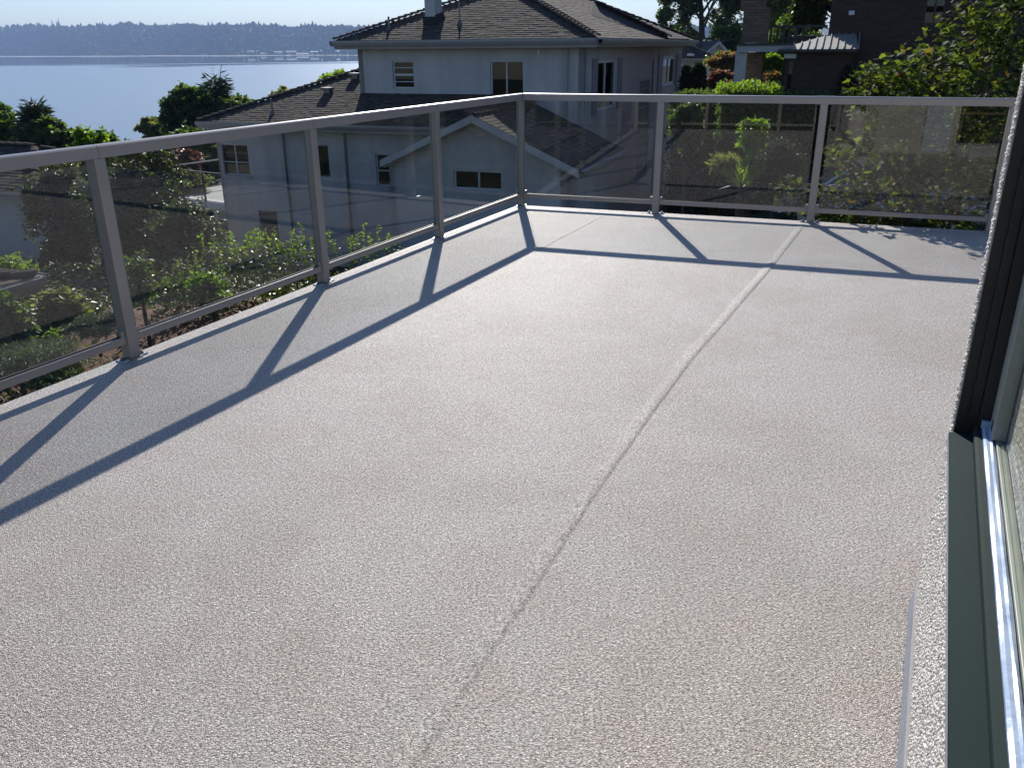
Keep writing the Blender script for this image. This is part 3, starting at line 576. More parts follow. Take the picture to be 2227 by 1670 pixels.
def lay_shingles(root,store,roofpart,quota=300,focus=None):
    st=sorted(store,key=lambda t:(t[0]-Vector((0,0,CAMH))).length if focus is None else (t[0]-focus).length)
    unit=bpy.data.meshes.new('shingle'); b=MB().hexa([(-.5,0,.15),(.5,0,.15),(.5,1,.05),(-.5,1,.05),(-.5,0,1),(.5,0,1),(.5,1,.25),(-.5,1,.25)]); unit.from_pydata(b.v,[],b.f[:]); unit.materials.append(M_shingle)
    for t in st[:quota]:
        c,e,s,n,w_,h_,th=t; o=bpy.data.objects.new('shingle',unit); COL.objects.link(o)
        if e.cross(s).dot(n)<0: e=-e
        m=Matrix(((e.x*w_,s.x*h_,n.x*(th+.004),c.x),(e.y*w_,s.y*h_,n.y*(th+.004),c.y),(e.z*w_,s.z*h_,n.z*(th+.004),c.z),(0,0,0,1)))
        o.parent=roofpart; o.matrix_parent_inverse=wm(roofpart).inverted(); o.matrix_basis=m
    if st[quota:]:
        vs=np.array([[tuple(p) for p in tab_corners(t)] for t in st[quota:]]).reshape(-1,3)
        me=fast_mesh('shingles',vs,8,6,((3,2,1,0),(4,5,6,7),(0,1,5,4),(1,2,6,5),(2,3,7,6),(3,0,4,7)),rng.random(len(st)-quota)); me.materials.append(M_shingle); link('shingles',me,roofpart,kind='stuff')
def caps(root,p,q,r=.075,step=.2,name='ridge_cap'):
    p,q=Vector(p),Vector(q); d=(q-p); L=d.length; d.normalize(); n=int(L/step); sd_=d.cross(ZZ).normalized(); upn=sd_.cross(d).normalized(); upn=upn if upn.z>0 else -upn
    b=MB(); 
    for f_,lift,rr_ in ((0,.035,1.12),(1,.012,.9)):
        pass
    ring=[]
    for y,rr_,lf in ((0,1.12,.03),(1.15,.92,.006)):
        for k in range(5): a_=math.pi*k/4; ring.append((math.cos(a_)*r*rr_*1.15,y*step,math.sin(a_)*r*.55*rr_+lf))
    ring2=[(x,y,z-.018) for x,y,z in ring]
    b.v=ring+ring2; 
    for k in range(4): b.f+= [[k,k+1,k+6,k+5],[k+10,k+15,k+16,k+11],[k,k+10,k+11,k+1],[k+5,k+6,k+16,k+15]]
    b.m=[0]*len(b.f)
    me=bpy.data.meshes.new(name); me.from_pydata(b.v,[],b.f); me.materials.append(M_cap)
    for i in range(n):
        c=p+d*(i*step); o=bpy.data.objects.new(name,me); COL.objects.link(o)
        o.parent=root; o.matrix_parent_inverse=wm(root).inverted(); o.matrix_basis=Matrix(((sd_.x,d.x,upn.x,c.x),(sd_.y,d.y,upn.y,c.y),(sd_.z,d.z,upn.z,c.z),(0,0,0,1)))
def gutter(root,p,q,out,h=.13,w_=.12):
    p,q,out=Vector(p),Vector(q),Vector(out); L=q-p; mb=MB(); 
    mb.box(p,L,out*.02,ZZ*-.20); mb.box(p+out*.022-ZZ*.02,L,out*w_,ZZ*-.012-ZZ*0); mb.v=mb.v
    mb.box(p+out*.022-ZZ*h,L,out*(w_*.7),ZZ*.01); 
    a=[p+out*.022-ZZ*h,p+out*(.022+w_*.75)-ZZ*h,p+out*(.022+w_)-ZZ*(h*.45),p+out*(.022+w_)+ZZ*.0,p+out*(.03+w_)+ZZ*0,p+out*(.03+w_)-ZZ*(h*.47),p+out*(.03+w_*.75)-ZZ*(h+.01),p+out*.022-ZZ*(h+.01)]
    b=[x+L for x in a]
    for i in range(8): j=(i+1)%8; mb.poly([a[i],a[j],b[j],b[i]])
    return mb.build('gutter',M_gutter,root)
def downspout(root,p,z0,z1,d,n):
    mb=MB(); mb.box(Vector((p.x,p.y,z0)),d*.07,n*.06,ZZ*(z1-z0)); 
    return mb.build('downspout',M_gutter,root)
# ------------------------------------------------------------------ grey stucco house
HB=thing('stucco_house','large grey stucco neighbour house with hipped shingle roofs beyond the railing','house',uvz(-9.6,28,-4.3))
nF=-V; 
# upper block front v=22.5 u -13.0..-6.33, side u=-6.33 v 22.5..37
UBF=uvz(0,22.5,0); holes=[(-11.93,-11.27,.40,1.13),(-8.96,-8.0,.0,1.14)]
mb=MB(); wall_holes(mb,UBF,U,nF,-13.0,-6.33,-4.6,1.62,holes,.16)
UBS=uvz(-6.33,0,0); sh=[(23.75,26.1,-.25,1.12),(29.4,31.2,-3.0,.42),(33.2,36.0,0.0,1.1)]
wall_holes(mb,UBS,V,U,22.5,37.2,-4.6,1.62,sh,.16)
wall_holes(mb,uvz(-13.0,0,0),V,-U,22.5,37.2,-4.6,1.62,[],.16); wall_holes(mb,uvz(0,37.2,0),U,V,-13,-6.33,-4.6,1.62,[],.16)
mb.build('wall',M_stucco,HB)
window(HB,UBF,U,nF,holes[0],rec=.08,trans=[(.765,.05),(.95,.02),(.58,.02)],name='window')
window(HB,UBF,U,nF,holes[1],rec=.05,muls=[-8.5],name='window')
window(HB,UBS,V,U,sh[0],rec=.06,fw_=.09,muls=[24.9],name='window'); window(HB,UBS,V,U,sh[2],rec=.06,fw_=.14,muls=[34.6],name='window')
window(HB,UBS,V,U,sh[1],rec=.03,fw_=.06,muls=[],trans=[(-2.6+.3*i,.03) for i in range(10)],name='glass_block_panel',fm=M_trim,pane=M_blockglass)
for a_ in (23.25,26.15,32.3,36.1): MB().box(UBS+V*a_+ZZ*-.3+U*.002,V*(.5 if a_<30 else .8),U*.04,ZZ*1.45).build('shutter',M_shutter,HB)
MB().box(UBS+V*31.35+ZZ*-.1+U*.002,V*.18,U*.02,ZZ*1.1).build('wall_slot',M_black,HB)
# rooms behind windows kept dim
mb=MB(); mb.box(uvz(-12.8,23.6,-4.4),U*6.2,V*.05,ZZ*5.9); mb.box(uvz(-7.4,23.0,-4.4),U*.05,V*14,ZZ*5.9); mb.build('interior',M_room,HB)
MB().box(UBF+U*-11.9+V*.28+ZZ*.42,U*.6,V*.02,ZZ*.34).build('blind',M_blind,HB)
e0,e1,f0,f1=-13.45,-5.88,22.02,37.65; ze=1.66; m_=.40; k_=(e1-e0)/2
A=uvz(e0,f0,ze);B=uvz(e1,f0,ze);Cc=uvz(e1,f1,ze);D_=uvz(e0,f1,ze);T1=uvz(e0+k_,f0+k_,ze+k_*m_);T2=uvz(e0+k_,f1-k_,ze+k_*m_)
mb=MB(); mb.poly([A,B,T1]); mb.poly([B,Cc,T2,T1]); mb.poly([Cc,D_,T2]); mb.poly([D_,A,T1,T2]); mb.poly([A-ZZ*.02,D_-ZZ*.02,Cc-ZZ*.02,B-ZZ*.02])
mb.build('soffit_edge',M_trim,HB) if False else None
roof1=mb.build('roof',M_roofbase,HB)
st1=[]; roof_tabs([A,B,T1],U,st1); roof_tabs([B,Cc,T2,T1],V,st1,exposure=.145,tw=(.2,.34))
gutter(HB,A+ZZ*.0,B,-V); gutter(HB,B,Cc,U); gutter(HB,A,D_,-U)
mb=MB(); mb.box(uvz(e0+.02,f0+.02,1.44),U*(e1-e0-.04),V*.46,ZZ*.02); mb.box(uvz(-6.3,22.5,1.44),U*.40,V*15,ZZ*.02); mb.box(uvz(e0+.02,f0+.0,1.44),U*(e1-e0-.04),V*.02,ZZ*.2); mb.build('soffit',M_trim,HB)
caps(HB,A+ZZ*.03,T1+ZZ*.03); caps(HB,B+ZZ*.03,T1+ZZ*.03,r=.09); caps(HB,Cc+ZZ*.03,T2+ZZ*.03,step=.35); caps(HB,T1+ZZ*.03,T2+ZZ*.03,step=.35)
downspout(HB,uvz(-6.82,22.44,0),-1.0,1.5,U,-V)
mb=MB(); mb.box(uvz(-7.6,22.44,1.28),U*.07,V*.05,ZZ*.13); mb.build('light_fitting',M_white,HB)
# side cross-hip on the long slope
sl=lambda v,du: uvz(e1-du,v,ze+du*m_)
h0=sl(29.3,2.1)+ZZ*.30; h1=sl(27.6,1.7)+ZZ*.02; h2=uvz(e1+.0,31.8,ze+.03); h3=uvz(e1,36.4,ze+.03); h4=sl(33.5,2.0)+ZZ*.02
mb=MB(); mb.poly([h1,h2,h0]); mb.poly([h2,h3,h0]); mb.poly([h3,h4,h0]); cr=mb.build('cross_hip',M_roofbase,HB)
roof_tabs([h2,h3,h0],V,st1,exposure=.145,tw=(.2,.34)); caps(HB,h2+ZZ*.05,h0+ZZ*.05,step=.3,r=.1)
# chimney on front slope
cu=-10.68; cv=22.95
mb=MB(); zb=1.9; mb.box(uvz(-11.06,cv,zb),U*.31,V*.49,ZZ*3.2); ch=mb.build('chimney',M_stucco,roof1,bevel=.01)
mb=MB(); mb.box(uvz(-11.10,cv-.05,1.86),U*.40,V*.05,ZZ*.40); mb.hexa([uvz(-10.745,cv,1.95),uvz(-10.62,cv,1.95),uvz(-10.62,cv+.5,2.15),uvz(-10.745,cv+.5,2.15),uvz(-10.745,cv,2.3),uvz(-10.735,cv,2.25),uvz(-10.735,cv+.5,2.4),uvz(-10.745,cv+.5,2.4)]); mb.build('chimney_flashing',M_roofbase,roof1)
for px,py,tp,r_ in ((846,62,43,.03),(985,52,-60,.022)):
    u0=-12.08 if px<900 else -10.02; v0=f0+(.72 if px<900 else .95); zb=ze+(v0-f0)*m_; mb=MB(); mb.tube(uvz(u0,v0,zb-.05),uvz(u0,v0,zb+(.33 if px<900 else 1.5)),r_,n=8); mb.tube(uvz(u0,v0,zb-.02),uvz(u0,v0,zb+.10),.09,.035,n=8); mb.build('vent_pipe',M_bolt,roof1)
# lower wing W1: front v=21, u -17.1..-9 ; hip roof
W1F=uvz(0,21,0); wh=[(-16.98,-16.02,-2.0,-1.10),(-13.72,-13.3,-1.92,-1.05),(-11.82,-11.36,-2.1,-1.22),(-15.9,-15.25,-4.30,-3.0)]
mb=MB(); wall_holes(mb,W1F,U,nF,-17.1,-8.0,-4.9,-.55,wh,.16); wall_holes(mb,uvz(-17.1,0,0),V,-U,21.0,32,-4.9,-.55,[],.16); mb.build('wall',M_stucco,HB)
for i,h in enumerate(wh[:3]): window(HB,W1F,U,nF,h,rec=.06 if i!=1 else .09,muls=[-16.5] if i==0 else [],trans=[(-1.68,.03)] if i==2 else ([(-1.62,.022)] if i==0 else []),fm=M_white if i!=1 else M_bolt,blind=None)
MB().box(W1F+U*-17.0-nF*-.001+V*-.03+ZZ*-2.10,U*1.02,V*.03,ZZ*.10).build('window_sill',M_trim,HB)
mb=MB(); mb.box(W1F+U*-15.9+V*.06+ZZ*-4.29,U*.65,V*.05,ZZ*1.28)
dr=mb.build('door',M_door,HB); MB().box(W1F+U*-15.8+V*.045+ZZ*-3.55,U*.45,V*.012,ZZ*.42).build('door_panel',M_bark,dr)
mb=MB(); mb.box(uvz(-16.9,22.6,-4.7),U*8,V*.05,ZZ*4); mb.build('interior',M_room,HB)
for u0,w_ in ((-14.75,.035),(-12.75,.05)): MB().box(W1F+U*u0+V*-.06+ZZ*-4.4,U*w_,V*.05,ZZ*3.75).build('downspout' ,M_bolt,HB)
g0=-17.25; g1=-7.6; gv=20.5; gz0=-.44; mm=.35
a1=uvz(g0,gv,gz0); b1=uvz(g1,gv,gz0); kk=5.6
c1=uvz(g0+kk,gv+kk,gz0+kk*mm); d1_=uvz(g1,gv+kk,gz0+kk*mm); L1=uvz(g0,32,gz0)
mb=MB(); mb.poly([a1,b1,uvz(g1,22.49,gz0+1.99*mm),uvz(-13.01,22.49,gz0+1.99*mm),uvz(-13.01,gv+4.61,gz0+4.61*mm)]) ; mb.poly([L1,a1,uvz(-13.01,gv+4.61,gz0+4.61*mm),uvz(-13.01,32,gz0+4.61*mm)]); roof2=mb.build('roof',M_roofbase,HB)
st2=[]; tip=uvz(-13.0,gv+4.62,gz0+4.62*mm); roof_tabs([a1,uvz(-13.0,gv,gz0),tip],U,st2); roof_tabs([uvz(-13.0,gv,gz0),uvz(-8.5,gv,gz0),uvz(-8.5,22.48,gz0+1.98*mm),uvz(-13.0,22.48,gz0+1.98*mm)],U,st2)
caps(HB,a1+ZZ*.02,tip+ZZ*.02,step=.22)
gutter(HB,a1,uvz(-8.3,gv,gz0),-V,.10,.10)
mb=MB(); mb.box(uvz(g0+.03,gv+.02,-.62),U*9,V*.47,ZZ*.02); mb.box(uvz(g0+.03,gv+.02,-.62),U*.5,V*11,ZZ*.02); mb.build('soffit',M_trim,HB)
for px,py,Y_ in ((775,172,1),(752,207,1)):
    v0=gv+ (3.05 if py<190 else 2.0); u0=-13.75 if py<190 else -14.1; zb=gz0+(v0-gv)*mm; mb=MB(); mb.cbox(uvz(u0,v0,zb+.12),U*.30,V*.28,ZZ*.07); mb.cbox(uvz(u0,v0+.05,zb+.03),U*.2,V*.2,ZZ*.14); mb.build('roof_vent',M_bolt,roof2)
mb=MB(); mb.tube(uvz(-15.05,gv+.55,gz0+.12),uvz(-15.05,gv+.55,gz0+.62),.028,n=8); mb.tube(uvz(-15.05,gv+.55,gz0+.15),uvz(-15.05,gv+.55,gz0+.3),.10,.03,n=8); mb.build('vent_pipe',M_bolt,roof2)
MB().cbox(uvz(-15.35,gv+1.55+2.6,gz0+1.75),U*.45,V*.3,ZZ*.28).build('skylight_curb',M_white,roof2) if False else None
# gable wing
GF=uvz(0,18.5,0); gh=[(-8.35,-7.12,-1.65,-1.20)]
mb=MB(); wall_holes(mb,GF,U,nF,-10.05,-5.55,-4.6,-1.10,gh,.16); wall_holes(mb,uvz(-5.55,0,0),V,U,18.5,22.4,-4.6,-1.10,[],.16); wall_holes(mb,uvz(-10.05,0,0),V,-U,18.5,21.0,-4.6,-1.10,[],.16)
for k,flip in ((0,False),(.16,True)): mb.poly([uvz(-10.05,18.5+k,-1.10),uvz(-5.55,18.5+k,-1.10),uvz(-7.80,18.5+k,-.09)],flip)
mb.build('wall',M_stucco,HB)
window(HB,GF,U,nF,gh[0],rec=.06,fw_=.04,muls=[-7.72],blind=M_blind)
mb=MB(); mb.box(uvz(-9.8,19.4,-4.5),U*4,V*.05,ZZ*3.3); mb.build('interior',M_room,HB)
ge=[uvz(-10.06,18.1,-1.0),uvz(-7.68,18.1,.06),uvz(-5.16,18.1,-1.05)]
mb=MB(); vb=22.42
for i in (0,1):
    p,q=ge[i],ge[i+1]; mb.sheet([p,q,q+V*(vb-18.1),p+V*(vb-18.1)],.06)
roof3=mb.build('roof',M_roofbase,HB)
st3=[]; roof_tabs([ge[2],ge[1],ge[1]+V*4.3,ge[2]+V*4.3],V,st3,exposure=.14); roof_tabs([ge[0],ge[1],ge[1]+V*4.3,ge[0]+V*4.3],V,st3,exposure=.14)
caps(HB,ge[1]+ZZ*.01,ge[1]+V*4.3+ZZ*.01,step=.22)
mb=MB()
for i in (0,1):   # barge boards
    p,q=ge[i]-V*.022,ge[i+1]-V*.022; mb.poly([p,q,q-ZZ*.16,p-ZZ*.16],True); mb.poly([p+V*.02,q+V*.02,q-ZZ*.16+V*.02,p-ZZ*.16+V*.02]); mb.poly([p,p-ZZ*.16,p-ZZ*.16+V*.02,p+V*.02]); mb.poly([p-ZZ*.16,q-ZZ*.16,q-ZZ*.16+V*.02,p-ZZ*.16+V*.02]); mb.poly([p,q,q+V*.02,p+V*.02])
mb.build('barge_board',M_stucco,roof3)
mb=MB(); mb.sheet([uvz(-10.02,18.15,-1.16),uvz(-9.8,18.15,-1.07),uvz(-9.8,18.5,-1.07),uvz(-10.02,18.5,-1.16)],.02); mb.sheet([uvz(-5.25,18.15,-1.18),uvz(-5.6,18.15,-1.02),uvz(-5.6,22.3,-1.02),uvz(-5.25,22.3,-1.18)],.02); mb.build('soffit',M_trim,roof3)
gutter(HB,ge[2]+V*.02,ge[2]+V*4.25,U,.11,.11); downspout(HB,uvz(-5.5,18.7,0),-4,-1.2,V,U)
allst=st1+st2+st3; foc=uvz(-13,21.5,.3)
lay_shingles(HB,[s for s in st2],roof2,150); lay_shingles(HB,st1,roof1,150); lay_shingles(HB,st3,roof3,0)
# balcony of that house, far left side
BD=thing('balcony','pale boarded balcony with black posts and glass at the left end of the stucco house','balcony',uvz(-19,30,-4.5))
p0=at(473,440,31.5); p1=at(352,424,33.2); bz=p0.z; p1.z=bz
ed=(p0-p1); eln=ed.length; ed.normalize(); bn=Vector((-ed.y,ed.x,0)); bn=bn if bn.y>0 else -bn
mb=MB(); p1=p1; mb.box(p1-ZZ*.28,ed*(eln+1.2),bn*.05,ZZ*.26); mb.build('fascia',M_white,BD)
for i in range(38): MB().box(p1+bn*(.06+.145*i)-ZZ*.03,ed*(eln+1.2),bn*.138,ZZ*.03).build('deck_board',M_board,BD)
mb=MB(); rz=1.02
MB().box(p1+ZZ*rz,ed*(eln+1.2),bn*.05,ZZ*.05).build('hand_rail',M_bolt,BD); MB().box(p1+ZZ*rz,bn*5.5,ed*.05,ZZ*.05).build('hand_rail',M_metalw,BD)
for s in (0,1.25,2.5,3.75): MB().box(p1+ed*s-ZZ*.25,ed*.06,bn*.05,ZZ*(rz+.24)).build('post',M_black,BD)
for s in (1.8,3.6,5.4): MB().box(p1+bn*s,ed*.06,bn*.05,ZZ*(rz-.002)).build('post',M_black,BD)
for s in (.1,1.35,2.6): MB().box(p1+ed*s+bn*.02+ZZ*.08,ed*1.1,bn*.008,ZZ*.9).build('glass_panel',M_glass,BD)
mb=MB(); mb.box(p1+ed*2.4+bn*.4-ZZ*2.6,ed*2.4,bn*.12,ZZ*2.3); mb.build('support_wall',M_wdoor,BD)
# ------------------------------------------------------------------ other roofs at left
def hip_block(name,label,c,e,f,ln,dp,zw,ze_,m,over=.45,wallm=None,shing=True,quota=120,cat='house'):
    """c: front-left corner point (xy), e along, f back"""
    r=thing(name,label,cat,Vector((c.x,c.y,zw))); P=lambda a,b,z: Vector((c.x,c.y,0))+e*a+f*b+ZZ*z
    mb=MB(); mb.box(P(0,0,zw),e*ln,f*dp,ZZ*(ze_-zw-.05)); mb.build('wall',wallm or M_stucco,r)
    o=over; k=min(ln,dp)/2+o; A,B,C_,D=P(-o,-o,ze_),P(ln+o,-o,ze_),P(ln+o,dp+o,ze_),P(-o,dp+o,ze_)
    if ln>=dp: T1=P(-o+k,-o+k,ze_+k*m); T2=P(ln+o-k,-o+k,ze_+k*m); fr,bk_,lf,rg=[A,B,T2,T1],[C_,D,T1,T2],[D,A,T1],[B,C_,T2]
    else: T1=P(-o+k,-o+k,ze_+k*m); T2=P(-o+k,dp+o-k,ze_+k*m); fr,bk_,lf,rg=[A,B,T1],[C_,D,T2],[D,A,T1,T2],[B,C_,T2,T1]
    mb=MB(); [mb.poly(q) for q in (fr,bk_,lf,rg)]; mb.poly([D,C_,B,A]); rf=mb.build('roof',M_roofbase,r)
    for p,q,n_ in ((A,B,-f),(B,C_,e),(C_,D,f),(D,A,-e)): gutter(r,p,q,n_,.1,.1)
    if shing:
        st=[]; roof_tabs(fr,e,st); roof_tabs(lf,f,st); roof_tabs(rg,f,st); roof_tabs(bk_,e,st); lay_shingles(r,st,rf,quota)
        for p,q in ((A,T1),(D,T1 if ln>=dp else T2),(B,T2 if ln>=dp else T1),(C_,T2),(T1,T2)): caps(rf,p+ZZ*.02,q+ZZ*.02,step=.3)
    return r,rf
# house roof beyond the laurels, far left
cc=at(72,421,20); hip_block('shingled_house','low brown shingled house roof at the left edge, behind the dark shrubs',cc-U*12.4+V*.45,U,V,12,3.0,gz(cc)-.6,cc.z,.42,quota=120)
# small garden building roof whose corner shows below
cc=at(84,600,10.5); cz=cc.z
hip_block('garden_shed','small shed with brown shingle roof and white gutter, its corner jutting in at far left',Vector((cc.x,cc.y,0))-U*4.35-V*3.85,U,V,4.0,3.5,gz(cc)-.3,cz,.10,over=.35,wallm=M_trim,quota=100,cat='shed')
# ------------------------------------------------------------------ brick house at right
BH=thing('brick_house','tall dark brown brick house with a standing seam awning behind the maple','house',uvz(14,27,-2.6))
BF=uvz(0,26,0)
def upx(px,py,v):
    X_=(px-PW/2)/FPX; Z_=(PH/2-py)/FPX; d=fw+rt*X_+up*Z_; t=v/(d.dot(V)); p=Vector((0,0,CAMH))+d*t; return p.dot(U),p.z
u_l,_=upx(1803,60,26); 
bh=[]
ua,za=upx(2005,55,26); ub,_z=upx(2052,55,26); bh.append((ua,ub,za,za+1.5))
ua,za=upx(1811,66,26); ub,zb=upx(1827,4,26); bh.append((ua,ub,za,zb))
mb=MB(); wall_holes(mb,BF,U,nF,u_l,u_l+11,-2.8,5.6,bh,.2); wall_holes(mb,uvz(u_l,0,0),V,-U,26.01,36,-2.8,5.6,[],.2); mb.build('wall',M_brick,BH)
window(BH,BF,U,nF,bh[0],rec=.06,fw_=.05,muls=[(bh[0][0]+bh[0][1])/2],fm=M_jamb); window(BH,BF,U,nF,bh[1],rec=.05,fw_=.02,fm=M_jamb,pane=M_pane)
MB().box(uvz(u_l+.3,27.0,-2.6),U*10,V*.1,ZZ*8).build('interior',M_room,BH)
ua,za=upx(1852,29,26); MB().cbox(uvz(ua,25.93,za),U*.14,V*.1,ZZ*.1).build('wall_light',M_white,BH)
# lower bay with awning
vb0=24.6; ul,_=upx(1702,150,vb0); ur,_=upx(1865,150,vb0)
d0,_=upx(1707,150,vb0); d1x,_=upx(1726,150,vb0); _,zt=upx(1715,132,vb0); _,zb=upx(1715,196,vb0); _,zew=upx(1700,108,vb0)
mb=MB(); wall_holes(mb,uvz(0,vb0,0),U,nF,ul,ur,-2.8,zew-.02,[(d0,d1x,zb,zt)],.15); wall_holes(mb,uvz(ul,0,0),V,-U,vb0,26,-2.8,zew-.02,[],.15); wall_holes(mb,uvz(ur,0,0),V,U,vb0,25.99,-2.8,zew-.02,[],.15); mb.build('bay_wall',M_brick,BH)
window(BH,uvz(0,vb0,0),U,nF,(d0,d1x,zb,zt),rec=.03,fw_=.03,fm=M_jamb)
ua,za=upx(1706,118,vb0-.02); MB().box(uvz(ua,vb0-.05,zt+.05),U*.30,V*.05,ZZ*.11).build('vent_cover',M_white,BH)
aw0,_=upx(1692,107,vb0-.4); aw1,_=upx(1866,107,vb0-.4); tl,ztp=upx(1806,75,25.95); tr_,_=upx(1862,75,25.95)
E0=uvz(aw0,vb0-.4,zew); E1=uvz(aw1,vb0-.4,zew); F0=uvz(aw0,25.95,zew); G0=uvz(tl,25.95,ztp); G1=uvz(tr_,25.95,ztp); F1=uvz(aw1,25.95,zew)
mb=MB(); mb.poly([E0,E1,G1,G0]); mb.poly([F0,E0,G0]); mb.poly([E1,F1,G1]); mb.poly([F0,F1,E1,E0]); aw=mb.build('awning',M_metalroof,BH)
for i in range(12):
    t=i/11; p=E0.lerp(E1,t); u_=E0.dot(U)+(E1-E0).length*t; 
    # seam runs straight up slope until it meets hip or top
    slope=(ztp-zew)/(25.95-(vb0-.4)); tt_=min(1,(u_-aw0)/(tl-aw0)) if u_<tl else 1
    q=uvz(u_,vb0-.4+(25.95-vb0+.4)*tt_,zew+(ztp-zew)*tt_)
    if (q-p).length>.08: MB().box(p+ZZ*.002,(q-p),U*.022,ZZ*.035).build('seam_rib',M_metalroof,aw)
MB().box(E0-ZZ*.07,E1-E0,V*.03,ZZ*.068).build('fascia',M_jamb,aw)
# ---- brick chimney column, terrace slab
def colm(px0,px1,py0,py1,v,dp,mb):
    a,z1=upx(px0,py0,v); b,z0=upx(px1,py1,v); mb.box(uvz(a,v,z0),U*(b-a),V*dp,ZZ*(z1-z0))
CH=thing('brick_chimney','freestanding brown brick chimney stack rising from a terrace slab','chimney',uvz(upx(1640,200,25)[0],25.3,-2.4))
mb=MB(); colm(1618,1665,22,94,25,.7,mb); colm(1622,1661,-120,20,25.03,.62,mb); mb.build('stack',M_brick2,CH)
mb=MB(); colm(1614,1669,17,24,24.97,.78,mb); mb.build('corbel',M_brick2,CH)
mb=MB(); colm(1611,1647,115,260,25.1,.6,mb); mb.build('lower_stack',M_brick2,CH)
TR=thing('terrace','raised pale terrace slab with black railing beside the brick chimney','terrace',uvz(upx(1660,110,25)[0],25.5,-2.4))
mb=MB(); colm(1603,1725,99,113,24.4,2.6,mb); mb.build('slab',M_slab,TR); mb=MB(); colm(1603,1725,95,99,24.35,2.7,mb); mb.build('coping',M_jamb,TR)
mb=MB(); colm(1600,1612,114,260,24.5,.15,mb); mb.build('post',M_trim,TR)
for px in (1675,1690,1703,1716,1730,1745): mb=MB(); colm(px,px+1.6,60,95,26.2,.03,mb); mb.build('baluster',M_jamb,TR)
mb=MB(); colm(1665,1800,57,60,26.2,.05,mb); mb.build('hand_rail',M_jamb,TR)
o=MB(); colm(1722,1806,78,100,27.5,.6,o); o=o.build('terrace_bench',M_jamb,None,bevel=.03); tag(o,'black garden bench on the terrace behind the seam awning','bench')
# ---- far houses by the big tree
FH=thing('far_gable_house','distant grey gabled house with pale barge boards under the bare-limbed tree','house',at(1560,140,60))
Y_=60; g=at(1562,90,Y_); gl=at(1528,119,Y_); gr=at(1592,123,Y_)
mb=MB(); pts=[gl,gr,g]; b4=[p+Vector((0,9,0)) for p in pts]; low=[Vector((gl.x,gl.y,-3)),Vector((gr.x,gr.y,-3))]
mb.poly([low[0],low[1],gr,g,gl]); mb.build('wall',M_stucco,FH)
mb=MB(); 
for a_,b_ in ((gl,g),(g,gr)): mb.sheet([a_+Vector((0,-.3,.02)),b_+Vector((0,-.3,.02)),b_+Vector((0,9,.02)),a_+Vector((0,9,.02))],.12)
g2=at(1510,106,Y_+3); mb.sheet([g2,g+Vector((0,3,-.1)),g+Vector((5,7,.5)),g2+Vector((0,7,.4))],.1); rf=mb.build('roof',M_roofbase,FH)
mb=MB()
for a_,b_ in ((gl,g),(g,gr)): mb.box(a_+Vector((0,-.36,-.22)),(b_-a_),Vector((0,.05,0)),ZZ*.24)
mb.build('barge_board',M_slab,rf)
cc=at(1484,128,48); cc2=at(1545,128,48)
fhh,frf=hip_block('far_hip_house','distant low house with grey-brown hipped roof and skylight, left of the ochre shrubs',Vector((cc.x-1.5,cc.y,0)),Vector((1,0,0)),Vector((0,1,0)),cc2.x-cc.x+1.5,5.5,-2.8,cc.z,.5,over=.3,quota=60)
sk=at(1502,121,47.8); MB().cbox(sk+ZZ*.02,X*.32,Yv*.3,ZZ*.1).build('skylight',M_white,frf)
# ------------------------------------------------------------------ parked car (roof and glass show through the railing)
cp=at(1925,305,18.2); cz=gz(cp); CAR=thing('parked_car','parked silver car glinting beyond the end railing, half hidden by maple leaves','car',Vector((cp.x,cp.y,cz)))
dx=U; dy=V; O=Vector((cp.x,cp.y,cz))
def cp_(a,b,c): return O+dx*a+dy*b+ZZ*c
side=[(-2.1,.35),(-2.15,.62),(-1.95,.82),(-1.15,.95),(-.55,1.38),(.75,1.42),(1.45,1.02),(2.05,.9),(2.15,.6),(2.1,.33)]
mb=MB(); Lp=[cp_(a,-.82 if c<1 else -.62,c) for a,c in side]; Rp=[cp_(a,.82 if c<1 else .62,c) for a,c in side]
mb.poly(Lp,True); mb.poly(Rp)
for i in range(len(side)): j=(i+1)%len(side); mb.poly([Lp[i],Lp[j],Rp[j],Rp[i]])
mb.build('body',M_car,CAR,bevel=.05,smooth=False)
for sg in (-1,1):
    mb=MB(); mb.poly([cp_(-1.02,sg*.80,.98),cp_(1.3,sg*.80,1.02),cp_(.72,sg*.64,1.36),cp_(-.52,sg*.64,1.33)],sg>0); mb.build('side_window',M_jamb,CAR)
for a0,c0,a1_,c1_ in ((-1.1,1.0,-.6,1.345),(1.4,1.07,.82,1.385)):
    mb=MB(); mb.poly([cp_(a0,-.68,c0+.015),cp_(a0,.68,c0+.015),cp_(a1_,.56,c1_+.015),cp_(a1_,-.56,c1_+.015)],a0>0); mb.build('windscreen',M_jamb,CAR)
for a0 in (-1.35,1.35):
    for b0 in (-.72,.72):
        mb=MB(); mb.tube(cp_(a0,b0-.1,.32),cp_(a0,b0+.1,.32),.32,n=20); wv_=mb.build('wheel',M_tyre,CAR); mb=MB(); mb.tube(cp_(a0,b0-.107,.32),cp_(a0,b0+.107,.32),.2,n=16); mb.build('rim',M_plate,wv_)
mb=MB(); mb.sheet([uvz(3.5,17,-2.16),uvz(16,17,-2.16),uvz(16,22,-2.16),uvz(3.5,22,-2.16)],.05); o=mb.build('driveway',M_conc); tag(o,kind='structure')
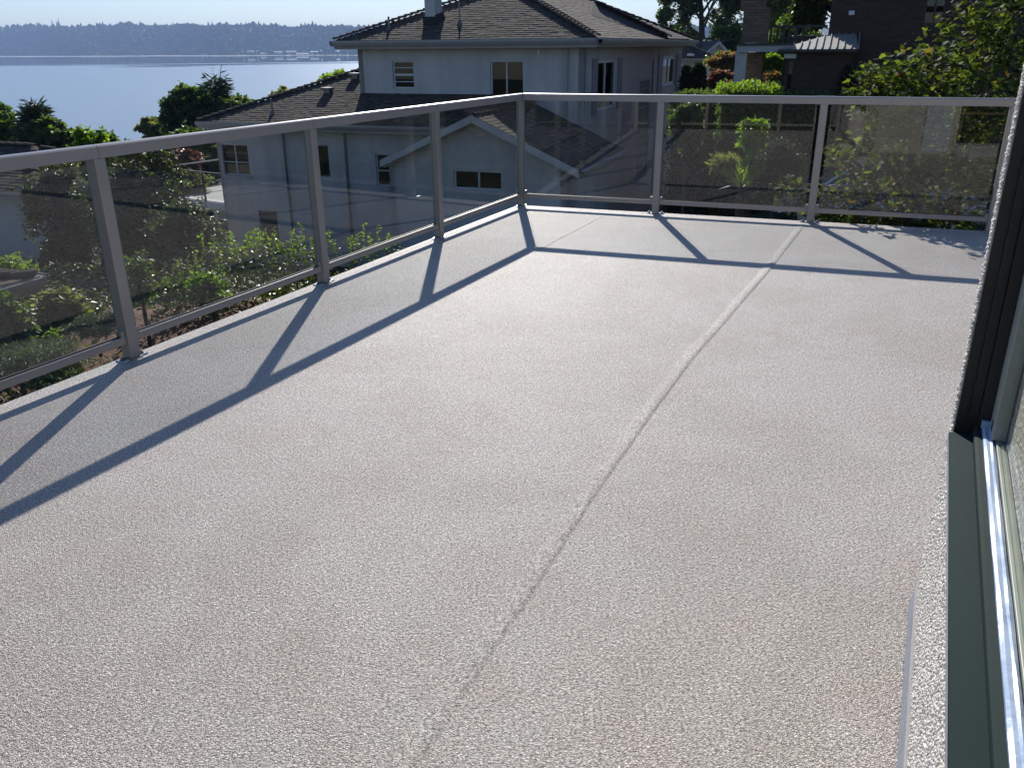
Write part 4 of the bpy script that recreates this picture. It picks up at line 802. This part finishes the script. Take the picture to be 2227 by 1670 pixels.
# ------------------------------------------------------------------ vegetation
DIA=(np.array([(0,0,0),(.42,.5,.10),(0,1,0),(-.42,.5,.10)]),[(0,1,2,3)])
OVAL=(np.array([(0,0,0),(.26,.3,.06),(.28,.62,.05),(0,1,-.06),(-.28,.62,.05),(-.26,.3,.06)]),[(0,1,2,3),(0,3,4,5)])
mp_=[(0,0),(.22,.12),(.52,.10),(.38,.30),(.62,.52),(.34,.56),(.26,.70),(0,1.05),(-.26,.70),(-.34,.56),(-.62,.52),(-.38,.30),(-.52,.10),(-.22,.12)]
MAPLE=(np.array([(x,y,.10*abs(x)-.08*y*y) for x,y in mp_]+[(0,.4,0)]),[(14,i,(i+1)%14) for i in range(14)])
NEED=(np.array([(0,0,0),(.09,.5,.02),(0,1,-.05),(-.09,.5,.02)]),[(0,1,2,3)])
def orient(n,upb,dirs=None):
    nrm=rng.normal(size=(n,3)); nrm[:,2]=np.abs(nrm[:,2])+upb; nrm/=np.linalg.norm(nrm,axis=1)[:,None]
    t=rng.normal(size=(n,3)) if dirs is None else dirs+rng.normal(size=(n,3))*.35
    t-=nrm*(t*nrm).sum(1)[:,None]; t/=np.linalg.norm(t,axis=1)[:,None]+1e-9; b=np.cross(t,nrm); return b,t,nrm
def leaves(name,pts,size,shape,mat,parent,upb=.6,dirs=None,var=.35,kind=None):
    pts=np.asarray(pts); n=len(pts); b,t,nn=orient(n,upb,dirs); s=size*rng.uniform(1-var,1+var,n); base,fc=shape
    v=pts[:,None]+s[:,None,None]*(base[None,:,0,None]*b[:,None]+base[None,:,1,None]*t[:,None]+base[None,:,2,None]*nn[:,None])
    me=fast_mesh(name,v.reshape(-1,3),len(base),len(fc),fc,rng.random(n)*.999); me.materials.append(mat); return link(name,me,parent,kind=kind)
def shell(c,rad,n,lo=.55):
    d=rng.normal(size=(n,3)); d/=np.linalg.norm(d,axis=1)[:,None]; r=rng.uniform(lo**3,1,n)**(1/3); return np.asarray(c)+d*r[:,None]*np.asarray(rad)
def stops(a,b,c=None,acc=None,accp=.9):
    s=[(0,a),(.5,b)]; s.append((.8,c or b)); 
    if acc: s.append((1,acc))
    return s
ML={'mid':leaf_mat('leaf_mid_green',stops((.035,.06,.018),(.06,.095,.025),(.09,.13,.035))),
 'dark':leaf_mat('leaf_dark_green',stops((.028,.048,.02),(.05,.08,.03),(.075,.11,.04)),.5,.42),
 'bright':leaf_mat('leaf_bright_green',stops((.07,.12,.02),(.11,.17,.03),(.16,.22,.04)),.4,.5),
 'laurel':leaf_mat('leaf_glossy_laurel',stops((.022,.035,.012),(.045,.065,.018),(.08,.10,.025)),.42,.3,spec=.4),
 'lime':leaf_mat('leaf_lime_tips',stops((.085,.135,.028),(.14,.20,.035),(.10,.15,.03)),.4,.5),
 'olive':leaf_mat('leaf_pale_olive',stops((.09,.10,.045),(.14,.15,.07),(.2,.2,.10)),.45,.4),
 'red':leaf_mat('leaf_red_maple',stops((.08,.035,.03),(.12,.06,.05),(.16,.10,.08)),.45,.3,(1.1,.7,.65)),
 'ochre':leaf_mat('leaf_ochre',stops((.15,.11,.04),(.19,.16,.07),(.10,.12,.05),(.2,.09,.05)),.5,.4,(1.2,.9,.5)),
 'pink':leaf_mat('leaf_pink_red',stops((.14,.06,.05),(.17,.10,.07),(.10,.12,.05),(.2,.14,.08)),.5,.4,(1.2,.7,.6)),
 'conifer':leaf_mat('needle_dark',stops((.016,.028,.015),(.03,.046,.024),(.045,.065,.03)),.6,.15),
 'juniper':leaf_mat('needle_blue_green',stops((.05,.075,.05),(.08,.115,.07),(.11,.14,.09)),.6,.2),
 'vine':leaf_mat('leaf_vine_maple',[(0,(.018,.03,.01)),(.4,(.04,.06,.018)),(.72,(.085,.115,.028)),(.94,(.13,.16,.04)),(.992,(.13,.10,.03)),(1,(.15,.06,.03))],.7,.42,(1.0,1.05,.38),spec=.15),
 'willow':leaf_mat('leaf_willow',stops((.06,.09,.03),(.10,.13,.045),(.14,.17,.06)),.5,.45)}
def tree(name,label,cat,px0,px1,py0,py1,Y,leaf='mid',n=4000,size=.12,shape=DIA,clumps=22,cr=.34,depth=1.0,trunk=True,group=None,upb=.6,zg=None,tr=None,lo=.5,shape_fn=None,kindstuff=False):
    c=at((px0+px1)/2,(py0+py1)/2,Y); rx=abs(at(px1,(py0+py1)/2,Y).x-at(px0,(py0+py1)/2,Y).x)/2; rz=abs(at((px0+px1)/2,py0,Y).z-at((px0+px1)/2,py1,Y).z)/2; ry=rx*depth
    g=gz(c) if zg is None else zg; T=thing(name,label,cat,Vector((c.x,c.y,g)),group)
    cl=[]; clumps=int(clumps*2.1); cr=cr*.68
    for i in range(clumps):
        d=Vector(rng.normal(size=3)); d.normalize(); r=random.uniform(.2,1)**.5*(1-cr*.5); p=Vector((c.x+d.x*rx*r,c.y+d.y*ry*r,c.z+d.z*rz*r)); cl.append((p,random.uniform(.6,1.15)*cr))
    pts=[]
    for p,r in cl: pts.append(shell(tuple(p),(r*rx*1.05,r*max(ry,.3)*1.05,r*rz*.8),n//clumps,lo))
    pts=np.concatenate(pts); ns_=len(pts)//5; pts[:ns_]+=rng.normal(size=(ns_,3))*np.array([rx,max(ry,.3),rz])*.10
    leaves('crown',pts,size,shape,ML[leaf],T,upb)
    if trunk:
        mb=MB(); t0=tr or max(.035,rz*.045); fork=Vector((c.x,c.y,max(g+.3,c.z-rz*.55)))
        mb.path([Vector((c.x,c.y,g-.1)),Vector((c.x+rx*.03,c.y,(g+fork.z)/2)),fork,Vector((c.x-rx*.04,c.y,c.z+rz*.25)),Vector((c.x,c.y,c.z+rz*.8))],t0,t0*.2,8)
        for p,r in cl:
            s=fork.lerp(Vector((c.x,c.y,c.z+rz*.5)),random.random()*.8); mid=s.lerp(p,.5)+ZZ*rz*.08; mb.path([s,mid,p],t0*.4,t0*.1,5)
        mb.build('trunk',M_bark,T)
    return T
def conifer(name,label,px,pytop,pybase,wpx,Y,leaf='conifer',n=3000,size=.22,dead=0,group=None,dens=1,col=False):
    t=at(px,pytop,Y); b=at(px,pybase,Y); wv_=abs(at(px+wpx/2,pybase,Y).x-b.x); g=gz(b); T=thing(name,label,'tree',Vector((b.x,b.y,g)),group)
    mb=MB(); Hh=t.z-b.z; t0=max(.05,Hh*.02); mb.path([Vector((b.x,b.y,g)),Vector((b.x,b.y,b.z+Hh*.5)),t],t0,t0*.15,7); pts=[];dr=[]
    lv=26
    for i in range(lv):
        f=(i+.5)/lv
        if f>1-dead: 
            for _ in range(2):
                a=random.uniform(0,6.28); p0=Vector((b.x,b.y,b.z+Hh*f)); mb.path([p0,p0+Vector((math.cos(a),math.sin(a),.2))*wv_*.28*(1.2-f)*2],t0*.16,t0*.05,4)
            continue
        for _ in range(7):
            a=random.uniform(0,6.28); r=wv_*((1-f)**.8 if not col else (1-f)**.45)*random.uniform(.7,1.15); p0=Vector((b.x,b.y,b.z+Hh*f)); e=Vector((math.cos(a)*r,math.sin(a)*r,-r*.15 if not col else r*.5))
            mb.path([p0,p0+e],t0*.22,t0*.06,4); m_=max(2,int(n/(lv*7))); q=rng.random(m_)**.7
            P_=np.array(p0)+q[:,None]*np.array(e)+rng.normal(size=(m_,3))*size*.35; pts.append(P_); dd=np.tile(np.array(e)/max(r,.01),(m_,1)); dr.append(dd)
    leaves('crown',np.concatenate(pts),size,NEED if not col else DIA,ML[leaf],T,.3,np.concatenate(dr)); mb.build('trunk',M_bark,T); return T
def shrub(name,label,px0,px1,py0,py1,Y,leaf,n=1500,size=.07,shape=OVAL,clumps=14,cr=.42,cat='shrub',**k): return tree(name,label,cat,px0,px1,py0,py1,Y,leaf,n,size,shape,clumps,cr,**k)
def shoots(name,label,px0,px1,py0,py1,Y,leaf='lime',n=22,size=.06,h=.32,cat='hedge'):
    a=at(px0,py1,Y); b=at(px1,py1,Y); zt=at((px0+px1)/2,py0,Y).z; g=gz(a.lerp(b,.5)); T=thing(name,label,cat,Vector(((a.x+b.x)/2,(a.y+b.y)/2,g))); mb=MB(); pts=[];dr=[];low=[]
    for i in range(n):
        p=a.lerp(b,random.random())+Vector((0,random.uniform(-.5,.5),0)); p.z=zt-random.uniform(.55,1.0)*h*1.6; top=p+Vector((random.uniform(-.06,.06),random.uniform(-.06,.06),h*random.uniform(.7,1.3)))
        mb.path([p-ZZ*.5,p,top],.006,.003,4); m_=14
        for j in range(m_):
            f=.25+.75*j/m_; q=p.lerp(top,f); an=j*2.4; pts.append(tuple(q)); dr.append((math.cos(an),math.sin(an),.9))
    c=(a+b)/2; 
    for i in range(n*70): q=a.lerp(b,random.random()); low.append((q.x,q.y+random.uniform(-.55,.55),random.uniform(g+.1,zt-h*.55)))
    leaves('shoot_leaves',np.array(pts),size,OVAL,ML[leaf],T,.1,np.array(dr),.3); leaves('foliage',np.array(low),size*1.0,OVAL,ML['laurel'],T,.4); mb.build('stems',M_bark,T,kind='stuff'); return T
# left, beyond the house
tree('deciduous_tree','mid-green broadleaf tree at the left edge above the low shingled roof','tree',-70,46,224,330,45,'mid',6000,.30,clumps=26)
conifer('evergreen_tree','dark pointed evergreen second from the left edge above the railing',96,238,340,110,42,'conifer',3600,.5)
tree('evergreen_tree','feathery dark evergreen crown next to the pointed one over the railing','tree',62,160,262,345,41,'dark',3800,.28,clumps=18)
tree('broadleaf_tree','bright green leafy tree top rising over the railing left of the gap of water','tree',160,240,268,400,18,'bright',4200,.10,shape=OVAL,clumps=16)
tree('broadleaf_tree','lower bright green tree top just left of the open water above the railing','tree',212,300,280,390,18.5,'mid',4200,.10,shape=OVAL,clumps=14)
tree('deciduous_tree','small brownish-green tree at the right edge of the open water','tree',302,365,250,320,60,'olive',2600,.3,clumps=16)
tree('deciduous_tree','large dark broadleaf tree mass left of the dead-topped conifer','tree',350,478,188,330,55,'dark',9000,.33,clumps=34)
conifer('dead_topped_conifer','thin conifer with a bare dead leader standing against the water',482,140,300,95,57,'conifer',2600,.6,dead=.22)
tree('deciduous_tree','dark broadleaf tree right of the dead-topped conifer behind the roof','tree',470,592,196,320,56,'dark',7500,.33,clumps=30)
tree('deciduous_tree','wispy pale tree tops showing just over the lower roof ridge','tree',585,668,188,250,70,'olive',1500,.3,clumps=14)
tree('broadleaf_tree','yellow-green tree top tucked between the lower roof and the upper house wall','tree',700,800,146,230,42,'lime',2600,.28,shape=OVAL,clumps=14)
tree('evergreen_tree','deep shaded tree mass behind the balcony left of the stucco house','tree',330,500,275,420,44,'dark',7000,.3,clumps=30)
tree('red_maple','dusky red japanese maple beyond the balcony rail','tree',345,448,322,392,36,'red',4200,.16,clumps=20,upb=1.2)
shrub('ground_shrub','olive scrub bank below the red maple behind the balcony',350,470,372,420,34,'olive',2200,.15,trunk=False)
# laurels
tree('laurel_shrub','tall dark glossy laurel left of the nearest railing post','shrub',66,215,322,660,18,'laurel',14000,.085,OVAL,60,.24,lo=.6)
tree('laurel_shrub','tall glossy laurel filling the view right of the nearest railing post','shrub',200,432,310,680,17,'laurel',24000,.085,OVAL,90,.2,lo=.6)
tree('laurel_shrub','lower laurel mass sloping down toward the hedge in the second glass panel','shrub',300,505,440,680,14.5,'laurel',12000,.075,OVAL,50,.26,lo=.6)
shoots('hedge','lime-tipped laurel hedge across the second glass panel, below the wooden door',440,700,505,560,12.6,'lime',40,.062,.34)
shoots('hedge','lime-tipped hedge shoots showing in the third glass panel',715,885,500,530,12.6,'lime',13,.055,.30)
shoots('hedge','leafy hedge below the big laurel in the second glass panel',330,480,580,620,11.5,'mid',22,.055,.22)
shrub('azalea','yellow-green mounded shrub above the shed roof corner at far left',-20,92,545,690,13.5,'lime',3200,.065,clumps=22)
shrub('rhododendron','pale round rhododendron in the near garden left of the nearest post',78,190,618,735,9.6,'olive',1700,.085,clumps=22,cr=.36,upb=1.0,lo=.8)
shrub('rhododendron','small rhododendron low beside the larger pale one',62,128,672,745,9.3,'olive',700,.08,clumps=10,upb=1.0,lo=.8)
shrub('viburnum','dark leafy shrub at the left edge below the shed roof',-30,62,640,775,8.6,'mid',1800,.075,clumps=18,lo=.7)
shrub('juniper','feathery blue-green juniper spreading beside the nearest post',150,262,680,730,9.2,'juniper',3000,.07,NEED,16,cat='shrub',trunk=False)
shrub('juniper','wide low juniper along the bottom of the first glass panel',-30,205,745,850,7.9,'juniper',6500,.07,NEED,26,cat='shrub',trunk=False)
shrub('azalea','small bright green azalea between the junipers',88,142,722,752,8.8,'bright',700,.05,clumps=9)
shrub('climbing_shrub','sparse shrub hanging in front of the hedge in the second glass panel',400,510,590,660,10.6,'bright',1100,.06,clumps=16,lo=.8)
shrub('climbing_shrub','thin leafy sprays in front of the big laurel beside the first post',262,340,540,680,10.2,'mid',900,.06,clumps=18,lo=.8)
# mulch bed
mb=MB(); bc=at(330,715,11.0); bcz=gz(bc); bc.z=bcz; nn_=26
rings=[[Vector((bc.x,bc.y,bcz+.35))]]
for r_,z_ in ((.5,.33),(1.1,.24),(1.8,.08),(2.3,-.06)): rings.append([Vector((bc.x+math.cos(6.283*i/nn_)*r_*(1+.12*math.sin(i*2.1)),bc.y+math.sin(6.283*i/nn_)*r_*1.3,bcz+z_+random.uniform(-.02,.02))) for i in range(nn_)])
for i in range(nn_): mb.poly([rings[0][0],rings[1][i],rings[1][(i+1)%nn_]])
for k in range(1,4):
    for i in range(nn_): j=(i+1)%nn_; mb.poly([rings[k][i],rings[k+1][i],rings[k+1][j],rings[k][j]])
o=mb.build('mulch_bed',M_soil,smooth=True); tag(o,'mound of rusty bark mulch below the left railing','mulch',kind='stuff')
# ground cover near the deck
gp=[]
for _ in range(42000):
    u=random.uniform(-16,-3.9); v=random.uniform(2,19); gp.append(tuple(uvz(u,v,float(ground_z(np.array(u),np.array(v)))+random.uniform(0,.3))))
o=leaves('ground_cover',np.array(gp),.10,OVAL,ML['laurel'],None,.9); tag(o,'low dark ground cover over the garden bank below the deck','ground cover',kind='stuff')
gp=[]
for _ in range(9000):
    u=random.uniform(-3.5,15); v=random.uniform(9,25); gp.append(tuple(uvz(u,v,float(ground_z(np.array(u),np.array(v)))+random.uniform(0,.12))))
o=leaves('ground_cover',np.array(gp),.09,OVAL,ML['mid'],None,.9); tag(o,'ragged green ground cover in front of the tall dark hedge','ground cover',kind='stuff')
# right side
def bigtree():
    Y=72; T=thing('big_bare_limbed_tree','large open-crowned tree with visible limbs against the sky right of the roof','tree',at(1525,150,Y)); mb=MB(); base=at(1528,150,Y); topp=at(1522,-70,Y); fork=at(1527,92,Y); mb.path([base,fork],.34,.26,10)
    pts=[]
    def grow(p,d,L,r,lv):
        q=p+d*L; mb.path([p,p.lerp(q,.5)+Vector(rng.normal(size=3))*L*.05,q],r,r*.6,6)
        if lv>=2: pts.append(shell(tuple(q),(L*.75,L*.75,L*.5),80,.1)); 
        if lv<5:
            for _ in range(3 if lv<4 else 2):
                dd=(d+Vector(rng.normal(size=3))*.55+ZZ*.06).normalized(); grow(p.lerp(q,random.uniform(.55,1)),dd,L*random.uniform(.58,.74),r*.55,lv+1)
    for i in range(11):
        a=i*2.4; grow(fork.lerp(topp,.075*i),Vector((math.cos(a)*.7,math.sin(a)*.5,.75 if i>2 else .5)).normalized(),2.1,.11,1)
    mb.path([fork,topp],.26,.06,8); mb.build('trunk',M_bark,T); leaves('crown',np.concatenate(pts),.17,DIA,ML['dark'],T,.5)
bigtree()
tree('deciduous_tree','small round tree between the open-crowned tree and the brick chimney','tree',1550,1622,48,125,66,'mid',4200,.3,clumps=22)
tree('deciduous_tree','low scrubby tree under the open-crowned tree left of the gabled house','tree',1488,1530,78,125,68,'mid',1600,.28,clumps=10)
tree('broadleaf_tree','dark tree line in front of the far gabled house roof','tree',1535,1600,112,160,44,'mid',2500,.16,clumps=16)
shrub('evergreen_shrub','dark rounded evergreen shrub beside the far corner of the stucco house, seen through glass',1455,1535,212,345,17.5,'dark',5000,.09,clumps=24)
conifer('arborvitae','slim dark arborvitae directly right of the stucco house corner',1490,150,215,20,31,'conifer',3000,.11,col=True)
conifer('arborvitae','broader dark arborvitae second from the stucco house',1516,146,215,30,30.5,'conifer',4500,.12,col=True)
shrub('flowering_shrub','ochre feathery smoke shrub below the far gabled house',1540,1612,112,170,36,'ochre',3400,.13,clumps=20)
shrub('flowering_shrub','pink and red leaved shrub bank left of the brick chimney',1535,1602,150,206,33,'pink',3600,.12,clumps=22)
shrub('flowering_shrub','yellow-green shrub over the red one right of the chimney foot',1648,1702,112,170,33,'bright',3000,.14,clumps=16)
shrub('flowering_shrub','rust-red shrub between the chimney foot and the narrow window',1645,1705,155,200,32,'ochre',2400,.12,clumps=14)
shrub('flowering_shrub','dark red leaved shrub at the bottom of the pink bank',1560,1700,178,205,31,'red',2600,.12,clumps=16)
tree('broadleaf_tree','shaded green tree seen through the gap under the terrace slab','tree',1638,1800,45,215,42,'mid',9000,.2,clumps=26)
tree('willow','pale drooping willow behind the brick chimney','tree',1655,1765,-60,75,50,'willow',9000,.42,NEED,30,.34,upb=-.4)
tree('magnolia','glossy magnolia with light-catching leaves beside the brick house corner','tree',1716,1806,-30,72,34,'laurel',3600,.22,OVAL,24,lo=.7)
# long dark hedge with clipped bright top
def hedge(px0,px1,pyt,pyb,Y0,Y1,label,leafm,n,size,topleaf=None):
    a=at(px0,pyt,Y0); b=at(px1,pyt,Y1); g=min(gz(a),gz(b)); T=thing('hedge',label,'hedge',Vector(((a.x+b.x)/2,(a.y+b.y)/2,g))); d=(b-a); d.z=0; L_=d.length; d.normalize(); nn=Vector((-d.y,d.x,0)); P=[]
    for _ in range(n): 
        s=random.random()*L_; h=random.random(); z=g+(a.z-g)*(1-(1-h)**1.3)+random.uniform(-.08,.05)+.08*math.sin(s*2.3); dpt=random.choice((0,0,0,random.uniform(0,1.3))); q=a+d*s+nn*(dpt+random.uniform(0,.18)); P.append((q.x,q.y,z))
    for _ in range(n//3):
        s=random.random()*L_; q=a+d*s+nn*random.uniform(0,1.4); P.append((q.x,q.y,a.z+random.uniform(-.1,.06)+.08*math.sin(s*2.3)))
    leaves('foliage',np.array(P),size,OVAL,ML[leafm],T,.4)
    MB().box(Vector((a.x,a.y,g))+d*.1+nn*.22,d*(L_-.2),nn*.95,ZZ*(a.z-g-.22)).build('branches',M_bark,T)
    if topleaf:
        P=[]
        for _ in range(n//4): s=random.random()*L_; q=a+d*s+nn*random.uniform(-.05,1.3); P.append((q.x,q.y,a.z+random.uniform(-.02,.28)*(0.5+random.random()*.6)))
        leaves('young_shoots',np.array(P),size*1.1,OVAL,ML[topleaf],T,.0)
    return T
hedge(1452,1830,212,300,23.2,21.0,'tall dark clipped hedge behind the driveway, right of the stucco house','dark',15000,.10)
hedge(1562,1702,208,222,20.8,20.5,'bright lime-topped hedge just above the end railing, below the chimney','mid',4200,.09,'lime')
conifer('columnar_yew','slim dark columnar yew against the brick wall right of the awning',1838,150,240,44,23,'conifer',4800,.10,col=True)
# plants between deck and driveway, seen through the end railing
tree('young_tree','slender light green sapling seen through the fourth glass panel','tree',1600,1668,250,335,11.8,'bright',900,.085,OVAL,16,.3,lo=.6,tr=.015)
tree('young_tree','thin trailing leafy stem below the sapling in the end railing glass','tree',1612,1660,338,390,11.4,'bright',260,.075,OVAL,10,.3,lo=.6,tr=.01)
shrub('rockrose','wispy grey-olive shrub left of the sapling, seen through the glass',1545,1610,335,375,12.0,'olive',800,.10,NEED,12,trunk=False,upb=-.2)
shrub('round_juniper','wide rounded dark evergreen bush seen through the glass left of the sixth post',1618,1752,300,440,13.0,'conifer',9000,.09,NEED,34,cat='shrub')
def yucca(px,py,Y,R_):
    c=at(px,py,Y); T=thing('yucca','spiky yellow-green yucca clump low behind the end railing glass','plant',Vector((c.x,c.y,gz(c)))); mb=MB()
    mb.tube((c.x,c.y,gz(c)),c,.06,.05,8); mb.build('stem',M_bark,T)
    for i in range(38):
        a=random.uniform(0,6.28); e=random.uniform(.1,1.4); d=Vector((math.cos(a)*math.cos(e),math.sin(a)*math.cos(e),math.sin(e))); s=d.cross(ZZ).normalized()*.014; L_=R_*random.uniform(.7,1.1); m1=c+d*L_*.5; m2=c+d*L_-ZZ*L_*.22*math.cos(e)
        b=MB(); b.poly([c-s,c+s,m1+s,m1-s]); b.poly([m1-s,m1+s,m2]); b.build('leaf',ML['lime'],T)
yucca(1612,408,11.2,.36)
# vine maple: trunk stems, 300 individual front leaves, the rest joined
VM=thing('vine_maple','large vine maple with broad backlit leaves overhanging the right end of the railing','tree',at(2010,520,10.5).xy.to_3d()+ZZ*-2.2)
clr=[(1830,345,8.0,.14),(1905,300,8.15,.18),(1985,260,8.2,.2),(1885,400,8.0,.15),(1905,175,8.6,.26),(1880,195,8.7,.2),(1962,150,8.8,.3),(1940,215,8.5,.3),(2040,140,8.9,.32),(2010,230,8.5,.3),(1960,330,8.6,.33),(2040,300,8.5,.36),(2105,380,8.3,.33),(1990,420,8.6,.3),(2120,250,8.6,.36),(2180,60,9.6,.62),(2090,110,9.9,.55),(2230,170,9.2,.7),(2010,160,9.1,.40),(1950,205,8.9,.34),(2130,215,9.4,.62),(1900,222,8.7,.26),(2040,260,10,.55),(1960,290,10.3,.45),(1990,200,8.7,.3),(2060,190,8.9,.34),(2120,330,9.4,.6),(1890,285,8.5,.26),(2020,370,9.8,.6),(1925,375,10.2,.5),(2100,440,9.4,.55),(1850,420,10.6,.36),(1975,450,9.9,.5),(1790,420,10.8,.26),(1730,440,10.9,.25),(1820,475,10.4,.3),(1705,400,11.1,.2),(1885,480,10,.35),(2045,500,9.6,.4),(2210,320,9,.6),(2220,450,9,.6),(1830,330,10.9,.22),(1890,160,11,.16),(2150,15,9.8,.35),(2225,-40,9.6,.5),(1780,470,10.7,.2)]
mb=MB(); base=Vector(VM.location); Pm=[]; hub=[base+Vector((.1,0,1.0)),base+Vector((.5,.2,2.0)),base+Vector((-.3,.1,1.6))]
for h in hub: mb.path([base,base.lerp(h,.5)+Vector((random.uniform(-.08,.08),0,0)),h],.05,.03,7)
for (px,py,Y,r) in clr:
    c=at(px,py,Y); h=min(hub,key=lambda q:(q-c).length); mid=h.lerp(c,.55)+ZZ*.12; mb.path([h,mid,c],.022,.006,5)
    n=int(170*(r/.5)**2)+18; Pm.append(shell(tuple(c),(r*1.1,r*.95,r*.85),n,.3))
    for _ in range(int(10*r/.5)):
        tip=Vector(shell(tuple(c),(r,r,r*.8),1,.6)[0]); s=mid.lerp(c,random.uniform(.4,1)); mb.path([s,s.lerp(tip,.6)+ZZ*.03,tip],.005,.002,4); f=rng.random(12)[:,None]; Pm.append(np.array(s)*(1-f)+np.array(tip)*f+rng.normal(size=(12,3))*.03)
mb.build('trunk',M_bark,VM)
Pm=np.concatenate(Pm); dC=np.linalg.norm(Pm-np.array([0,0,CAMH]),axis=1); od=np.argsort(dC)
keep=od[:260]; keep=np.concatenate([keep,rng.choice(od[260:],40,replace=False)]); ks=set(keep.tolist()); rest=np.array([i for i in range(len(Pm)) if i not in ks])
leaves('leaves',Pm[rest],.062,MAPLE,ML['vine'],VM,.9,np.tile(np.array([-.3,-.5,-.4]),(len(rest),1)),.45,kind='stuff')
lm_=bpy.data.meshes.new('leaf'); lm_.from_pydata(MAPLE[0].tolist(),[],MAPLE[1]); lm_.materials.append(ML['vine'])
b_,t_,n_=orient(len(keep),.9,np.tile(np.array([-.3,-.5,-.4]),(len(keep),1)))
for q,i in enumerate(keep):
    o=bpy.data.objects.new('leaf',lm_); COL.objects.link(o); s=random.uniform(.045,.085); o.parent=VM; o.matrix_parent_inverse=wm(VM).inverted()
    B_,T_,N_=b_[q]*s,t_[q]*s,n_[q]*s; p=Pm[i]; o.matrix_basis=Matrix(((B_[0],T_[0],N_[0],p[0]),(B_[1],T_[1],N_[1],p[1]),(B_[2],T_[2],N_[2],p[2]),(0,0,0,1)))
# trees behind the viewer side so that mirrored views are not empty
tree('evergreen_tree','tall dark evergreen standing behind the deck on the viewer side','tree',0,1,0,1,1,'dark',10,.1,clumps=2) if False else None
